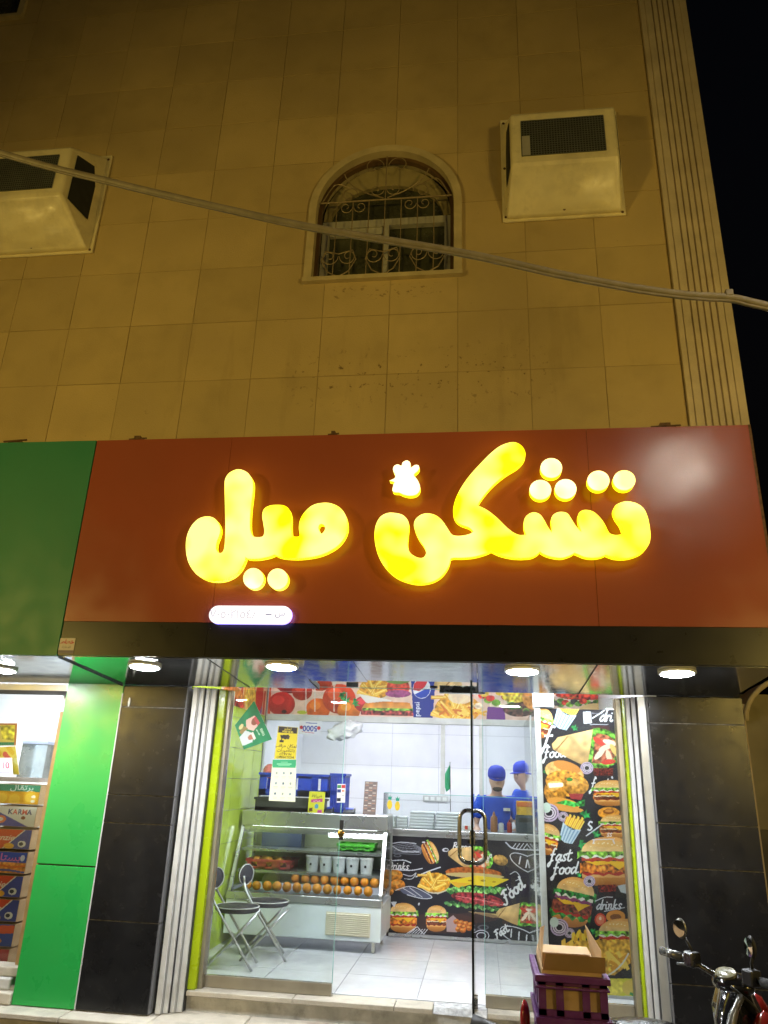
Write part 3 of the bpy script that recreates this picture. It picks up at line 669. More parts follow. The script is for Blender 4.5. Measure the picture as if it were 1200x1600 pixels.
# ------------------------------------------------------------------ green neighbour: sign, pillar
gs = thing('green_shop_sign', (-5, -0.5, 2.25), 'dark green sign panel of the neighbouring shop', 'sign')
gx = SX0-0.006
B(-8.6, gx, YF-.004, YF+0.03, SZ0-.004, SZ1-.001).build('green_panel', M_GREENP, gs)
B(-8.6, gx-.02, YF+0.031, -0.06, SZ0+0.06, SZ1-0.02).build('sign_box', M_FBLACK, gs)
soffit(-8.6, gx, -0.004, gs)
MB().hexa([(gx-.004, YF+.03, sz(YF)-.012), (gx+.003, YF+.03, sz(YF)-.012), (gx+.003, -.01, sz(0)-.012), (gx-.004, -.01, sz(0)-.012), (gx-.004, YF+.03, sz(YF)), (gx+.003, YF+.03, sz(YF)), (gx+.003, -.01, sz(0)), (gx-.004, -.01, sz(0))]).build('soffit_edge', M_SEAM, gs)
xx = X(20, 687, YF); MB().box(xx-.05, xx+.06, YF+.02, YF+.06, SZ1-.004, SZ1+.022).tube([(xx-.07, YF, SZ1+.01), (xx+.1, YF+.02, SZ1+.03)], .007, 6).build('top_bracket', M_RUST, gs)
GL, GR, PL, PR = -3.246, -2.778, -2.774, -2.258
gp = thing('green_pillar', ((GL+GR)/2, 0.1, 0), 'bright green panel clad pillar beside the fruit shop', 'pillar')
zj = Z(100, 1352, 0)
B(GL, GR, -0.002, 0.3, 0.004, zj-.006).build('green_panel', M_GREENB, gp, bevel=.003); B(GL, GR, 0.0, 0.3, zj+.004, 2.19).build('green_panel', M_GREENB, gp, bevel=.003)
B(GL+.01, GR-.004, 0.012, 0.29, zj-.006, zj+.004).build('panel_gap', M_SEAM, gp)
B(GR-.0035, GR+.0035, -0.004, 0.02, 0.0, 2.12).build('white_edge_strip', M_WHITEAL, gp)
# black tiled pillars
def black_pillar(x0, x1, zs, label, ret, name='black_pillar'):
    p = thing(name, ((x0+x1)/2, 0.1, 0), label, 'pillar')
    B(x0+.003, x1-.003, 0.008, 0.32, 0.002, 2.18).build('joint_backing', M_JOINT, p)
    for a, b in zip(zs[:-1], zs[1:]): B(x0, x1, random.uniform(-.001, .0015), 0.012, a+.0025, b-.0025).build('black_tile', M_BTILE, p, bevel=.002)
    e = x1 if ret > 0 else x0
    for a, b in zip(zs[:-1], zs[1:]): B(min(e, e+ret*.008)-.001, max(e, e+ret*.008), 0.006, 0.09, a+.004, b-.004).build('edge_tile', M_BEDGE, p)
    return p
zl = [0.004, Z(190, 1440, 0), Z(220, 1243, 0), Z(220, 1105, 0), 2.184]
zl = [0.004, Z(190, 1440, 0), Z(205, 1287, 0), Z(220, 1243, 0), Z(220, 1105, 0), 2.184]
pL = black_pillar(PL, PR, zl, 'black tiled pillar between the green pillar and the glass shopfront', 1)
zr = [-0.03, Z(1085, 1540, 0)+0.0, Z(1110, 1359, 0), Z(1105, 1289, 0), Z(1087, 1131, 0), 2.184]
pR = black_pillar(1.185, 1.828, zr, 'black tiled pillar behind the parked motorbike', -1)
MB().ball((X(202, 1097, 0), -.004, Z(202, 1097, 0)), .012, 8, sq=(.8, .6, 3.2)).build('white_drip', M_WHITEPL, pL, smooth=True)

# ------------------------------------------------------------------ downlights in the soffit
M_RIM = mat('white_lamp_rim', (0.8, 0.8, 0.8), 0.4)
def downlight(px, py, label):
    z = 2.26
    for _ in range(8): p = atz(px, py, z); z = sz(p.y)-0.008
    t = thing('downlight', (p.x, p.y, z), label, 'lamp', 'round downlights under the sign')
    Mx = Matrix.Translation((p.x, p.y, z)) @ Matrix.Rotation(-0.069, 4, 'X')
    MB().lathe([(0.100, .008), (0.112, .006), (0.112, -.006), (0.100, -.010), (0.094, -.006)], 28, 0, Mx).build('rim', M_RIM, t, smooth=True, auto=35)
    MB().lathe([(0.095, -.002), (0.085, -.014), (0.05, -.018), (0.00001, -.019)], 28, 0, Mx).build('lens', M_LEDW, t, smooth=True)
downlight(2, 1046, 'round downlight at the left edge under the green sign')
downlight(226, 1041, 'round downlight above the left black pillar')
downlight(440, 1041, 'round downlight above the left glass pane')
downlight(816, 1048, 'round downlight above the right glass pane')
downlight(1058, 1051, 'round downlight above the right black pillar')
downlight(-300, 1036, 'round downlight over the fruit shop window')
# ------------------------------------------------------------------ shutter guides beside the shopfront
YG = 0.285                                            # glass plane
def guides(edges, label, name='shutter_guide'):
    t = thing(name, (edges[0], 0.1, 0.0), label, 'shutter frame')
    for (xa, xb, y0, y1, mt, nm, zb) in edges[1]:
        B(min(xa, xb), max(xa, xb), y0, y1, zb, 2.186).build(nm, mt, t, bevel=.003)
    return t
xs = [X(p, 1300, y) for p, y in ((276, .05), (287, .075), (297, .10), (306, .125), (317, .15))]
L = []
for i in range(4): L.append((xs[i], xs[i+1]-.007, .045+.028*i, .20, M_WHITEAL, 'white_guide', 0.003)); L.append((xs[i+1]-.007, xs[i+1], .06+.028*i, .20, M_SEAM if i % 2 else M_GREYAL, 'guide_slot', 0.003))
xl = X(317, 1300, .17); xl2 = X(332, 1300, .20); xl3 = X(344, 1300, YG)
L.append((xl+.001, xl2, .175, .30, M_LIME, 'lime_strip', 0.13)); L.append((xl2+.001, xl3, .215, .31, M_OLIVEAL, 'door_frame', 0.13))
guides((-2.1, L), 'white shutter guides and lime strip left of the glass')
R_ = []
xr = [X(p, 1300, y) for p, y in ((1026, .02), (1009, .08), (1000, .11), (992, .14))]
R_.append((xr[0], xr[1]+.004, .03, .2, M_GREYAL, 'grey_guide', 0.003)); R_.append((xr[1]+.004, xr[1], .05, .2, M_SEAM, 'guide_slot', 0.003))
R_.append((xr[1], xr[2]+.003, .085, .2, M_WHITEAL, 'white_guide', .003)); R_.append((xr[2]+.003, xr[2], .10, .2, M_SEAM, 'guide_slot', .003)); R_.append((xr[2], xr[3], .125, .2, M_WHITEAL, 'white_guide', .003))
xq = X(985, 1300, .19); xq2 = X(973, 1300, .27)
R_.append((xr[3]-.001, xq, .16, .30, M_LIME, 'lime_strip', .13)); R_.append((xq-.001, xq2, .20, .31, M_OLIVEAL, 'door_frame', .13))
guides((1.15, R_), 'white shutter guides and lime strip right of the glass')
XGL, XGR = xl3, xq2

# ------------------------------------------------------------------ frameless glass: left pane, right pane, door swung open
def pane(x0, x1, z0, z1, label, name, rail=True):
    t = thing(name, ((x0+x1)/2, YG, 0.13), label, 'glass pane')
    B(x0, x1, YG-.005, YG+.005, z0, z1).build('pane', M_GLASS, t)
    if rail: B(x0, x1, YG-.02, YG+.02, 0.1295, 0.1295+.075).build('bottom_rail', M_OLIVEAL, t, bevel=.003)
    return t
xe = -1.052
gl = pane(XGL+.002, xe, .205, 2.195, 'left fixed glass pane of the food shop', 'fixed_glazing')
B(xe, xe+.003, YG-.006, YG+.006, .205, 2.195).build('polished_edge', M_GEDGEL, gl)
xf = X(757, 1400, YG)
gr = pane(xf, XGR-.002, .205, 2.195, 'right fixed glass pane beside the open door', 'fixed_glazing')
B(xf-.003, xf, YG-.006, YG+.006, .205, 2.195).build('polished_edge', M_GEDGEL, gr)
B(-0.04, xf-.004, YG-.004, YG+.004, 0.15, 2.195).build('narrow_strip', M_WHITEAL, gr) if False else None
tr = thing('glass_transom', (-.4, YG, 2.2), 'glass strip above the shop door', 'glass pane')
B(XGL, XGR, YG-.005, YG+.005, 2.235, 2.61).build('pane', M_GLASSC, tr); B(XGL, XGR, YG-.006, YG+.006, 2.231, 2.2345).build('polished_edge', M_GEDGEL, tr)
B(X(687, 1062, YG), X(758, 1062, YG), YG-.03, YG+.03, 2.205, 2.262).build('patch_fitting', M_STEELB, tr, bevel=.003)
B(X(672, 1062, YG), X(684, 1062, YG), YG-.015, YG+.015, 2.243, 2.258).build('lock_plate', M_BLACKPL, tr)
B(X(542, 1062, YG), X(560, 1062, YG), YG-.015, YG+.015, 2.238, 2.275).build('lock_plate', M_STEELB, tr)
XD = -0.058
door = thing('glass_door', (XD, YG, 0.13), 'frameless glass door swung open towards the street, seen edge on', 'door')
B(XD-.005, XD+.005, YG-1.02, YG-.03, .155, 2.175).build('pane', M_GLASSC, door)
B(XD-.0065, XD+.0065, YG-1.028, YG-1.0205, .15, 2.176).build('dark_edge', M_GEDGE, door)
B(XD-.02, XD+.02, YG-.11, YG+.02, .14, .20).build('patch_fitting', M_STEELB, door, bevel=.003)
yh = YG-0.95; hz0, hz1 = Z(738, 1349, yh), Z(738, 1266, yh); rad = X(757, 1300, yh)-X(737, 1300, yh)
hd = MB()
for sg in (-1, 1):
    P = [(XD+sg*.006, yh, hz1-.004), (XD+sg*rad*.45, yh, hz1-.002), (XD+sg*rad*.85, yh, hz1-.02), (XD+sg*rad, yh, hz1-.06), (XD+sg*rad, yh, hz0+.06), (XD+sg*rad*.85, yh, hz0+.02), (XD+sg*rad*.45, yh, hz0+.002), (XD+sg*.006, yh, hz0+.004)]
    hd = MB().tube(crv(P, 4), 0.0125, 12); hd.build('pull_handle', M_STEELB, door, smooth=True)
zk = (hz0+hz1)/2; B(XD-.016, XD+.016, yh-.03, yh+.05, zk-.045, zk+.035).build('lock_body', M_STEELB, door, bevel=.004)
MB().tube([(XD-.03, yh+.01, zk-.03), (XD+.03, yh+.01, zk-.03)], .012, 10).build('lock_cylinder', M_BLACKPL, door)

# --- things stuck on the left pane
def sticker(name, corners, Y, res, base, label, cat, paint, m_=None):
    """corners: tl, tr, br, bl photograph pixels; artwork in a 100 x H unit space"""
    P = [at(c[0], c[1], Y) for c in corners]; tl, tr_, br, bl = P
    wd = ((tr_-tl).length+(br-bl).length)/2; ht = ((bl-tl).length+(br-tr_).length)/2; H = 100*ht/wd
    A = Art(0, wd, 0, ht, 0, res, base, to=lambda u, v: (wd*u/100, ht-ht*v/H)); paint(A, H)
    def fr(co):
        u = co[:, 0]/wd; v = 1-co[:, 2]/ht
        a = np.array(tl)[None]*((1-u)*(1-v))[:, None]+np.array(tr_)[None]*(u*(1-v))[:, None]+np.array(br)[None]*(u*v)[:, None]+np.array(bl)[None]*((1-u)*v)[:, None]
        a[:, 1] -= 0.003*np.sin(u*3.1)*np.sin(v*2.6); return a
    t = thing(name, (tl+br)/2, label, cat); A.sheet('printed_face', t, m_ or M_PAPER, frame=fr)
    bk = MB().add([p+Vector((0, .0055, 0)) for p in P]+[p+Vector((0, .0035, 0)) for p in P], [(0, 1, 2, 3), (7, 6, 5, 4), (0, 4, 5, 1), (1, 5, 6, 2), (2, 6, 7, 3), (3, 7, 4, 0)]); bk.build('backing', M_WHITEPL, t)
    return t
YS = YG-.012
def p_flag(A, H):
    A.fill([(0, 0), (100, 0), (100, H), (0, H)], (28, 128, 82), (40, 140, 92), tex=.05, ts=2)
    A.fill([(28, 18), (52, 14), (60, 40), (42, 58), (20, 48)], (232, 196, 190)); A.ell(40, 26, 9, 11, (150, 92, 76)); A.fill([(30, 16), (52, 12), (54, 22), (32, 24)], (196, 84, 92))
    A.fill([(44, 62), (66, 44), (88, 56), (86, 88), (52, 92)], (206, 218, 224)); A.ell(72, 54, 8, 10, (176, 116, 92)); A.fill([(62, 42), (82, 42), (84, 50), (62, 50)], (226, 226, 222))
    A.ell(24, 70, 7, 9, (214, 206, 150)); A.fill([(30, 60), (44, 52), (46, 78), (34, 82)], (150, 130, 80))
    for i in range(5): A.line([(66+i*4, 14), (68+i*4, 20)], 1.6, (206, 236, 214))
    A.line([(62, 30), (78, 28)], 2, (190, 226, 206))
sticker('flag_poster', [(397, 1095), (425, 1155), (381, 1171), (367, 1133)], YS-.004, .004, (30, 130, 84), 'green poster with two portraits tilted behind the left pane', 'poster', p_flag)
def p_cctv(A, H):
    A.fill([(2, 2), (98, 2), (98, H-2), (2, H-2)], (206, 190, 30)); A.fill([(4, 3), (96, 3), (96, 30), (4, 30)], (40, 32, 30))
    A.text(arab('تحذير'), 50, 11, 17, (214, 196, 60), bold=.4); A.text('WARNING', 50, 24, 11, (214, 196, 60), bold=.3)
    A.fill([(16, 40), (58, 36), (60, 48), (44, 58), (20, 52)], (40, 34, 28)); A.fill([(52, 40), (64, 42), (60, 56), (50, 56)], (60, 54, 44)); A.line([(26, 52), (26, 68)], 5, (40, 34, 28)); A.fill([(16, 62), (36, 62), (36, 72), (16, 72)], (40, 34, 28))
    A.text(arab('المكان مراقب'), 50, 86, 20, (50, 42, 20), bold=.3); A.text(arab('بالكاميرات'), 50, 106, 20, (50, 42, 20), bold=.3)
    A.text('CCTV IN', 50, 123, 14, (44, 36, 22), bold=.4); A.text('OPERATION', 50, 136, 14, (44, 36, 22), bold=.4)
sticker('warning_sign', [(434.5, 1134), (466, 1136.5), (462.5, 1187), (428, 1186)], YS, .0028, (196, 190, 150), 'yellow and black camera warning sign on the left pane', 'sign', p_cctv)
def p_menu(A, H):
    A.fill([(0, 0), (100, 0), (98, 30), (2, 30)], (46, 158, 108)); 
    for y, w in ((9, 14), (16, 30), (22, 24)): A.line([(50-w, y), (50+w, y)], 2.2, (150, 214, 176), False)
    for r in range(3):
        for c in range(3):
            cx, cy = 22+c*29, 50+r*38
            A.ell(cx, cy, 4, 5, ((150, 160, 150), (120, 140, 150), (90, 110, 130))[(r+c) % 3]); A.line([(cx-8, cy+13), (cx+8, cy+13)], 2, (176, 180, 160), False); A.line([(cx-6, cy+18), (cx+6, cy+18)], 1.6, (190, 190, 170), False)
sticker('service_notice', [(426, 1187), (463, 1187), (461, 1253), (420, 1251)], YS, .003, (222, 226, 200), 'pale notice with a green header below the camera warning', 'notice', p_menu)
# sign on the glass edge: round gold lock sticker
q = at(533, 1302, YG-.012); t = thing('gold_lock', (q.x, q.y, q.z), 'small gold lock disc on the edge of the left pane', 'lock')
Mx = Matrix.Translation(q) @ Matrix.Rotation(math.pi/2, 4, 'X'); MB().lathe([(.022, -.004), (.026, 0), (.026, .01), (.020, .014), (.00001, .014)], 20, 0, Mx).build('disc', mat('gold_plate', (0.55, 0.36, 0.10), .25, 1.0), t, smooth=True, auto=40)
B(q.x-.016, q.x+.016, q.y-.002, q.y+.01, q.z-.045, q.z-.022).build('lock_tongue', M_BLACKPL, t); B(q.x-.014, q.x+.014, q.y-.002, q.y+.01, q.z+.024, q.z+.09).build('lock_body', M_BLACKPL, t)

# ------------------------------------------------------------------ room behind the glass
XW, XWR, YB, ZC = -2.335, 1.22, 4.30, 2.62
struct(B(-2.42, XW-.012, .31, YB, 0, ZC).build('wall_left', M_FGROUT)); wl = bpy.data.objects['wall_left']
t0 = None
for i in range(7):
    for k in range(9):
        ya, za_ = .32+i*.31, .13+k*.278
        if t0 is None: t0 = B(0, .0115, .0, .306, 0, .274).build('wall_tile', M_LIMET); t0.parent = wl; o = t0
        else: o = inst(t0, 'wall_tile', (0, 0, 0), wl)
        o.location = (XW-.0115, ya, za_)
struct(B(XW-.08, XWR+.1, YB, YB+.1, 0, ZC).build('wall_back', M_FGROUT)); wb = bpy.data.objects['wall_back']; t1 = None
for i in range(6):
    for k in range(6):
        if t1 is None: t1 = B(0, .597, 0, .011, 0, .397).build('wall_tile', M_WTILE); t1.parent = wb; o = t1
        else: o = inst(t1, 'wall_tile', (0, 0, 0), wb)
        o.location = (XW+.0+i*.6, YB-.012, .13+k*.4)
struct(B(XWR, XWR+.1, .32, YB, 0, ZC).build('wall_right', M_WHITEW))
struct(B(-2.42, XW-.0005, 2.49+.02, YB, 0.13, ZC-.003).build('kitchen_side_wall', M_WHITEW)) if False else None
ks = struct(B(XW-.0, XW+.02, 2.52, YB-.013, .13, ZC-.003).build('kitchen_side_wall', M_WHITEW))
struct(B(-2.42, XWR+.1, .30, YB+.1, ZC, ZC+.1).build('ceiling', M_CEIL))
M_PANEL = emit('cool_ceiling_panel', (0.90, 0.94, 1.0), 56.0); M_PANELR = emit('cool_kitchen_panel', (0.90, 0.94, 1.0), 20.0)
for (cx, cy, lab) in ((-1.15, .46, 'front left'), (0.45, .46, 'front right'), (-1.3, 3.35, 'rear left'), (0.1, 3.35, 'rear right')):
    t = thing('ceiling_light', (cx, cy, ZC), 'white ceiling light at the %s of the food shop' % lab, 'lamp', 'ceiling lights of the food shop')
    hx, hy = (.71, .11) if cy < 2 else (.31, .31)
    B(cx-hx, cx+hx, cy-hy, cy+hy, ZC-.02, ZC-.001).build('frame', M_WHITEAL, t); B(cx-hx+.02, cx+hx-.02, cy-hy+.02, cy+hy-.02, ZC-(.095 if cy < 2 else .026), ZC-.0205).build('diffuser', M_PANEL if cy < 2 else M_PANELR, t)
bulk = struct(B(XW+.021, XWR-.002, 2.50, 2.62, 2.19, ZC-.002).build('bulkhead', M_WHITEW))
hb = thing('header_bar', (-.8, 2.47, 2.15), 'white bar under the food banner above the counter', 'rail')
B(XW+.03, 0.56, 2.44, 2.52, 2.125, 2.188).build('bar', M_WHITEAL, hb, bevel=.004)
for xx in (X(692, 1200, 2.5), X(752, 1200, 2.5)): B(xx-.022, xx+.022, 2.45, 2.51, 1.44, 2.124).build('mullion', M_WHITEAL, hb, bevel=.003)

# ------------------------------------------------------------------ printed food artwork
BK = (38, 36, 42)
def xf2(cx, cy, s, rot=0, sy=None):
    ca, sa = math.cos(rot), math.sin(rot); sy = sy or s
    return lambda x, y: (cx+(x*s)*ca-(y*sy)*sa, cy+(x*s)*sa+(y*sy)*ca)
def wavy(T, y0, y1, x0, x1, amp, n, ph=0):
    top = [T(x0+(x1-x0)*i/n, y0+amp*.5*math.sin(i*1.7+ph)) for i in range(n+1)]; bot = [T(x1-(x1-x0)*i/n, y1+amp*math.sin(i*2.3+ph)) for i in range(n+1)]
    return top+bot
def burger(A, cx, cy, s, rot=0, sy=None, kind=0):
    T = xf2(cx, cy, s, rot, sy)
    el = lambda x, y, rx, ry, c, a0=0, a1=2*math.pi, **k: A.fill([T(x+rx*math.cos(a0+(a1-a0)*i/20), y+ry*math.sin(a0+(a1-a0)*i/20)) for i in range(21)], c, **k)
    el(0, .52, .88, .38, (206, 140, 66), 0, math.pi, col2=(158, 96, 40)); A.fill([T(-.88, .40), T(.88, .40), T(.88, .55), T(-.88, .55)], (226, 172, 100))
    if kind == 1: A.fill(wavy(T, .30, .58, -1.0, 1.0, .10, 12, 2), (52, 140, 60), tex=.22, ts=1)
    A.fill(wavy(T, .34, .46, -.86, .86, .05, 10), (176, 40, 34))
    A.fill(wavy(T, -.02, .36, -.95, .95, .06, 14, 1), (206, 116, 40) if kind != 1 else (126, 62, 48), tex=.25, ts=1)
    if kind == 2: A.fill(wavy(T, .14, .24, -.9, .9, .03, 10), (240, 226, 190)); A.fill(wavy(T, .2, .42, -.88, .88, .04, 10), (110, 58, 36), tex=.2, ts=0)
    A.fill([T(-.8, -.06), T(.85, -.06), T(.62, .06), T(.35, .26), T(.05, .04), T(-.4, .10), T(-.6, .02)], (242, 190, 40))
    A.fill(wavy(T, -.20, -.06, -.9, .88, .04, 10, 2), (190, 60, 44) if kind != 1 else (140, 60, 110))
    A.fill(wavy(T, -.28, -.18, -.92, .92, .05, 10, .5), (240, 236, 222))
    A.fill(wavy(T, -.48, -.24, -1.04, 1.04, .10, 14, 1.2), (120, 176, 62) if kind != 1 else (46, 136, 58), tex=.28, ts=1)
    el(0, -.42, .90, .55, (216, 150, 74), math.pi, 2*math.pi, col2=(238, 200, 140), tex=.05, ts=2); el(-.1, -.72, .5, .14, (232, 180, 104))
    for i in range(10): x = -.6+1.2*((i*.37) % 1); A.ell(*T(x, -.6-.28*((i*.61) % 1)*(1-abs(x))), s*.03, s*.02, (248, 228, 180))
def fries_cup(A, cx, cy, s, rot=0):
    T = xf2(cx, cy, s, rot)
    for i in range(9):
        x = -.5+i*.125; h = .55+.35*((i*.57) % 1); d = .12*(x); A.fill([T(x-.08, 0), T(x+.08, 0), T(x+.09+d, -h), T(x-.07+d, -h-.05)], (236, 186, 44) if i % 2 else (214, 142, 34)); A.fill([T(x-.02, 0), T(x+.08, 0), T(x+.09+d, -h), T(x+.02+d, -h)], (246, 214, 92))
    A.fill([T(-.68, -.12), T(-.3, .06), T(.1, .12), T(.66, -.14), T(.5, 1.0), T(0.0, 1.12), T(-.46, .98)], (186, 206, 222))
    for i in range(5): x = -.5+i*.24; A.fill([T(x, .02), T(x+.1, .05), T(x*.75+.08, 1.03), T(x*.75, 1.03)], (120, 150, 178))
def wrap(A, cx, cy, s, rot=0):
    T = xf2(cx, cy, s, rot)
    A.fill([T(-1.0, .0), T(-.85, -.2), T(.1, -.52), (T(.2, 0)), T(.05, .55), T(-.5, .35), T(-.95, .15)], (222, 190, 132), (190, 150, 92), tex=.06, ts=2)
    A.fill([T(-.6, -.25), T(-.55, -.27), T(-.85, .18), T(-.9, .16)], (150, 112, 66))
    A.fill([T(.1, -.55)]+[T(.25+.75*math.sin(t), -.5*math.cos(t)*1.15) for t in (math.pi*i/12 for i in range(13))]+[T(.05, .58)], (96, 158, 56), tex=.3, ts=1)
    A.fill([T(.2, -.42)]+[T(.3+.55*math.sin(t), -.42*math.cos(t)) for t in (math.pi*i/10 for i in range(11))]+[T(.16, .42)], (168, 96, 70), tex=.22, ts=1)
    for x, y, r, c in ((.3, -.2, .5, (206, 66, 56)), (.5, -.05, -.5, (236, 214, 190)), (.35, .15, -.9, (238, 220, 196)), (.62, .2, 1.2, (232, 206, 176)), (.6, -.2, .2, (240, 222, 200)), (.62, .34, -.2, (204, 62, 50)), (.75, .0, .9, (220, 190, 110))):
        a = T(x, y); A.ell(a[0], a[1], s*.2, s*.075, c, rot=rot+r)
def fry_bowl(A, cx, cy, s, rot=0):
    T = xf2(cx, cy, s, rot)
    A.fill([T(-1, -.05), T(1, -.05), T(.75, .5), T(.2, .72), T(-.4, .66), T(-.85, .36)], (206, 196, 180)); A.ell(*T(0, 0), s*.95, s*.62, (214, 150, 44), tex=.12, ts=1)
    for i in range(16):
        x, y, r = -.7+1.4*((i*.43) % 1), -.45+.8*((i*.71) % 1), (i*1.37) % 3.1; a = T(x, y); d = (s*.38*math.cos(r), s*.30*math.sin(r))
        A.line([(a[0]-d[0], a[1]-d[1]), (a[0]+d[0], a[1]+d[1])], s*.15, (240, 196, 74) if i % 3 else (222, 164, 50), False); A.line([(a[0]-d[0]+.3, a[1]-d[1]-.4), (a[0]+d[0]+.3, a[1]+d[1]-.4)], s*.05, (250, 226, 130), False)
def nugget(A, cx, cy, rx, ry, c=(218, 140, 52), rot=0):
    A.ell(cx, cy, rx, ry, c, rot=rot, col2=tuple(int(v*.72) for v in c), tex=.14, ts=1); A.ell(cx-rx*.2, cy-ry*.35, rx*.5, ry*.35, (244, 190, 104), rot=rot, alpha=.6)
def onion(A, cx, cy, r, w):
    for k, c in ((1, (190, 166, 196)), (.82, BK), (.74, (214, 196, 214)), (.58, BK), (.5, (214, 200, 214)), (.36, BK)): A.ell(cx, cy, r*k, r*k*.95, c)
def leaf(A, cx, cy, s, rot=0):
    T = xf2(cx, cy, s, rot)
    A.fill([T(-1, .1), T(-.6, -.5), T(-.3, -.1), T(0, -.8), (T(.25, -.1)), T(.8, -.5), T(.6, .2), T(1, .5), T(.2, .5), T(0, .9), T(-.3, .4)], (44, 140, 70), tex=.2, ts=1)
GLY = {'f': ([(.55, 1.9), (.3, 2.0), (.15, 1.5), (.05, .5), (-.1, -.6), (-.3, -.95), (-.42, -.6), (-.1, -.2), (.3, .1)], [(-.2, 1.0), (.5, 1.08)]), 'a': ([(.75, .85), (.4, 1), (.05, .5), (.2, .02), (.55, .3), (.8, 1)], [(.8, 1), (.72, .3), (.85, 0), (1.1, .25)]),
 's': ([(.05, .15), (.3, 0), (.6, .2), (.35, .55), (.2, .8), (.45, 1.05), (.7, .9)],), 't': ([(.35, 1.8), (.22, .8), (.25, .1), (.5, 0), (.8, .25)], [(-.1, 1.15), (.75, 1.3)]),
 'o': ([(.5, 1), (.1, .75), (.1, .2), (.45, 0), (.75, .35), (.7, .85), (.45, 1), (.95, .8)],), 'd': ([(.75, .85), (.4, 1), (.05, .5), (.2, .02), (.6, .3), (.85, 1.0), (1.0, 1.9)], [(1.0, 1.9), (.8, .5), (.9, 0), (1.2, .2)]),
 'r': ([(.05, .9), (.2, .9), (.12, 0)], [(.15, .5), (.4, .95), (.7, .85)]), 'i': ([(.1, .95), (.1, .2), (.3, 0), (.5, .2)], [(.18, 1.35), (.2, 1.42)]), 'n': ([(.0, .9), (.12, .95), (.1, 0)], [(.1, .6), (.4, 1), (.6, .85), (.58, .2), (.75, 0), (.95, .2)]),
 'k': ([(.2, 1.9), (.1, 0)], [(.65, .95), (.2, .5), (.45, .3), (.6, 0), (.9, .15)]), 'u': ([(.05, .95), (.1, .2), (.35, 0), (.65, .4), (.7, .95), (.68, .2), (.9, 0), (1.05, .2)],), 'F': ([(1.3, 1.7), (.8, 1.85), (.2, 1.6)], [(.7, 1.75), (.55, .9), (.35, 0), (.0, -.2), (-.3, .1)], [(.3, .9), (.9, 1.0)]),
 'e': ([(.1, .45), (.65, .6), (.55, .98), (.2, .85), (.1, .3), (.4, 0), (.8, .25)],), 'B': ([(.2, 1.8), (.1, 0)], [(.0, 1.7), (.6, 1.8), (.7, 1.3), (.2, .95), (.8, .7), (.7, .1), (0, 0)]), 'g': ([(.7, .9), (.3, 1), (.05, .5), (.4, .1), (.75, .9), (.7, -.3), (.4, -.8), (.1, -.5)],), 'D': ([(.2, 1.8), (.1, 0)], [(-.1, 1.6), (.8, 1.6), (1.0, .7), (.5, 0), (-.1, .05)]), 'c': ([(.7, .85), (.35, 1), (.08, .5), (.3, 0), (.75, .2)],)}
ADV = {'f': .75, 'i': .55, 'r': .75, 's': .8, 't': .8, 'k': .95, 'F': 1.25, 'B': 1.0, 'D': 1.2, 'u': 1.1}
def script(A, word, x, y, s, rot=0, col=(232, 232, 236), wd=.22):
    ca, sa = math.cos(rot), math.sin(rot); u = 0
    for ch in word:
        for st in GLY.get(ch, ()):
            P = [((u+a+b*.18)*s, -b*s) for a, b in st]; P = [(x+a*ca-b*sa, y+a*sa+b*ca) for a, b in P]; A.line(P, s*wd, col)
        u += ADV.get(ch, .98)
WH = (214, 216, 226)
def bread_sketch(A, cx, cy, s, rot):
    T = xf2(cx, cy, s, rot, s*.36); n = 18
    A.line([T(math.cos(2*math.pi*i/n), math.sin(2*math.pi*i/n)) for i in range(n+1)], 1.3, WH)
    for k in (-.5, -.1, .3): A.line([T(k, -.5), T(k+.12, .55)], 2.0, WH, False)

# --- counter front
YC = 2.48
cx0, cx1 = X(609, 1390, YC), X(835, 1390, YC); cz0, cz1 = 0.165, 1.028
A = Art(cx0, cx1, cz0, cz1, YC-.006, 0.0032, BK)
for i in range(7): A.line([(612, 1322+i*1.8), (640+i*2, 1317+i*3), (658, 1325+i*1.2)], .7, (150, 152, 166))
A.line([(612, 1318), (628, 1316), (650, 1318)], 1.1, WH); A.line([(613, 1322), (628, 1330), (655, 1331)], 1.1, WH); A.ell(621, 1337, 6, 2.4, (110, 112, 122)); A.ell(621, 1337, 4, 1.4, BK)
burger(A, 672, 1332, 19, 1.15, 12, 2)
script(A, 'Drinks', 606, 1357.5, 6.2, .04); A.line([(609, 1345), (630, 1344), (642, 1348)], 1.4, WH); A.line([(609, 1358), (640, 1360), (660, 1357)], 1.3, WH)
A.ell(662, 1316, 2.5, 1.2, WH); A.ell(696, 1328, 5, 3, WH); A.ell(697, 1328, 3, 1.6, BK)
script(A, 'Burger', 707, 1327, 6.0, .06)
nugget(A, 618, 1368, 11, 9); nugget(A, 621, 1383, 12, 9, (226, 140, 46)); nugget(A, 609, 1393, 6, 6)
A.line([(630, 1366), (642, 1369), (650, 1364), (644, 1373), (632, 1373)], 1.0, WH); A.line([(650, 1370), (668, 1362), (688, 1355)], 1.8, WH)
fry_bowl(A, 680, 1379, 25, .02)
A.fill([(624, 1390), (640, 1386), (672, 1398), (675, 1403), (652, 1403), (630, 1396)], (86, 90, 112)); A.line([(618, 1391), (640, 1385), (660, 1392), (675, 1402), (660, 1404), (636, 1398)], 1.1, WH); A.line([(630, 1388), (650, 1400)], .9, WH); A.line([(640, 1387), (660, 1402)], .9, WH)
wrap(A, 735, 1340, 36, .25); 
nugget(A, 782, 1344, 12, 8, (206, 158, 84), .3); script(A, 'e', 764, 1340, 5, 0); script(A, 'B', 760, 1348, 4, 0)
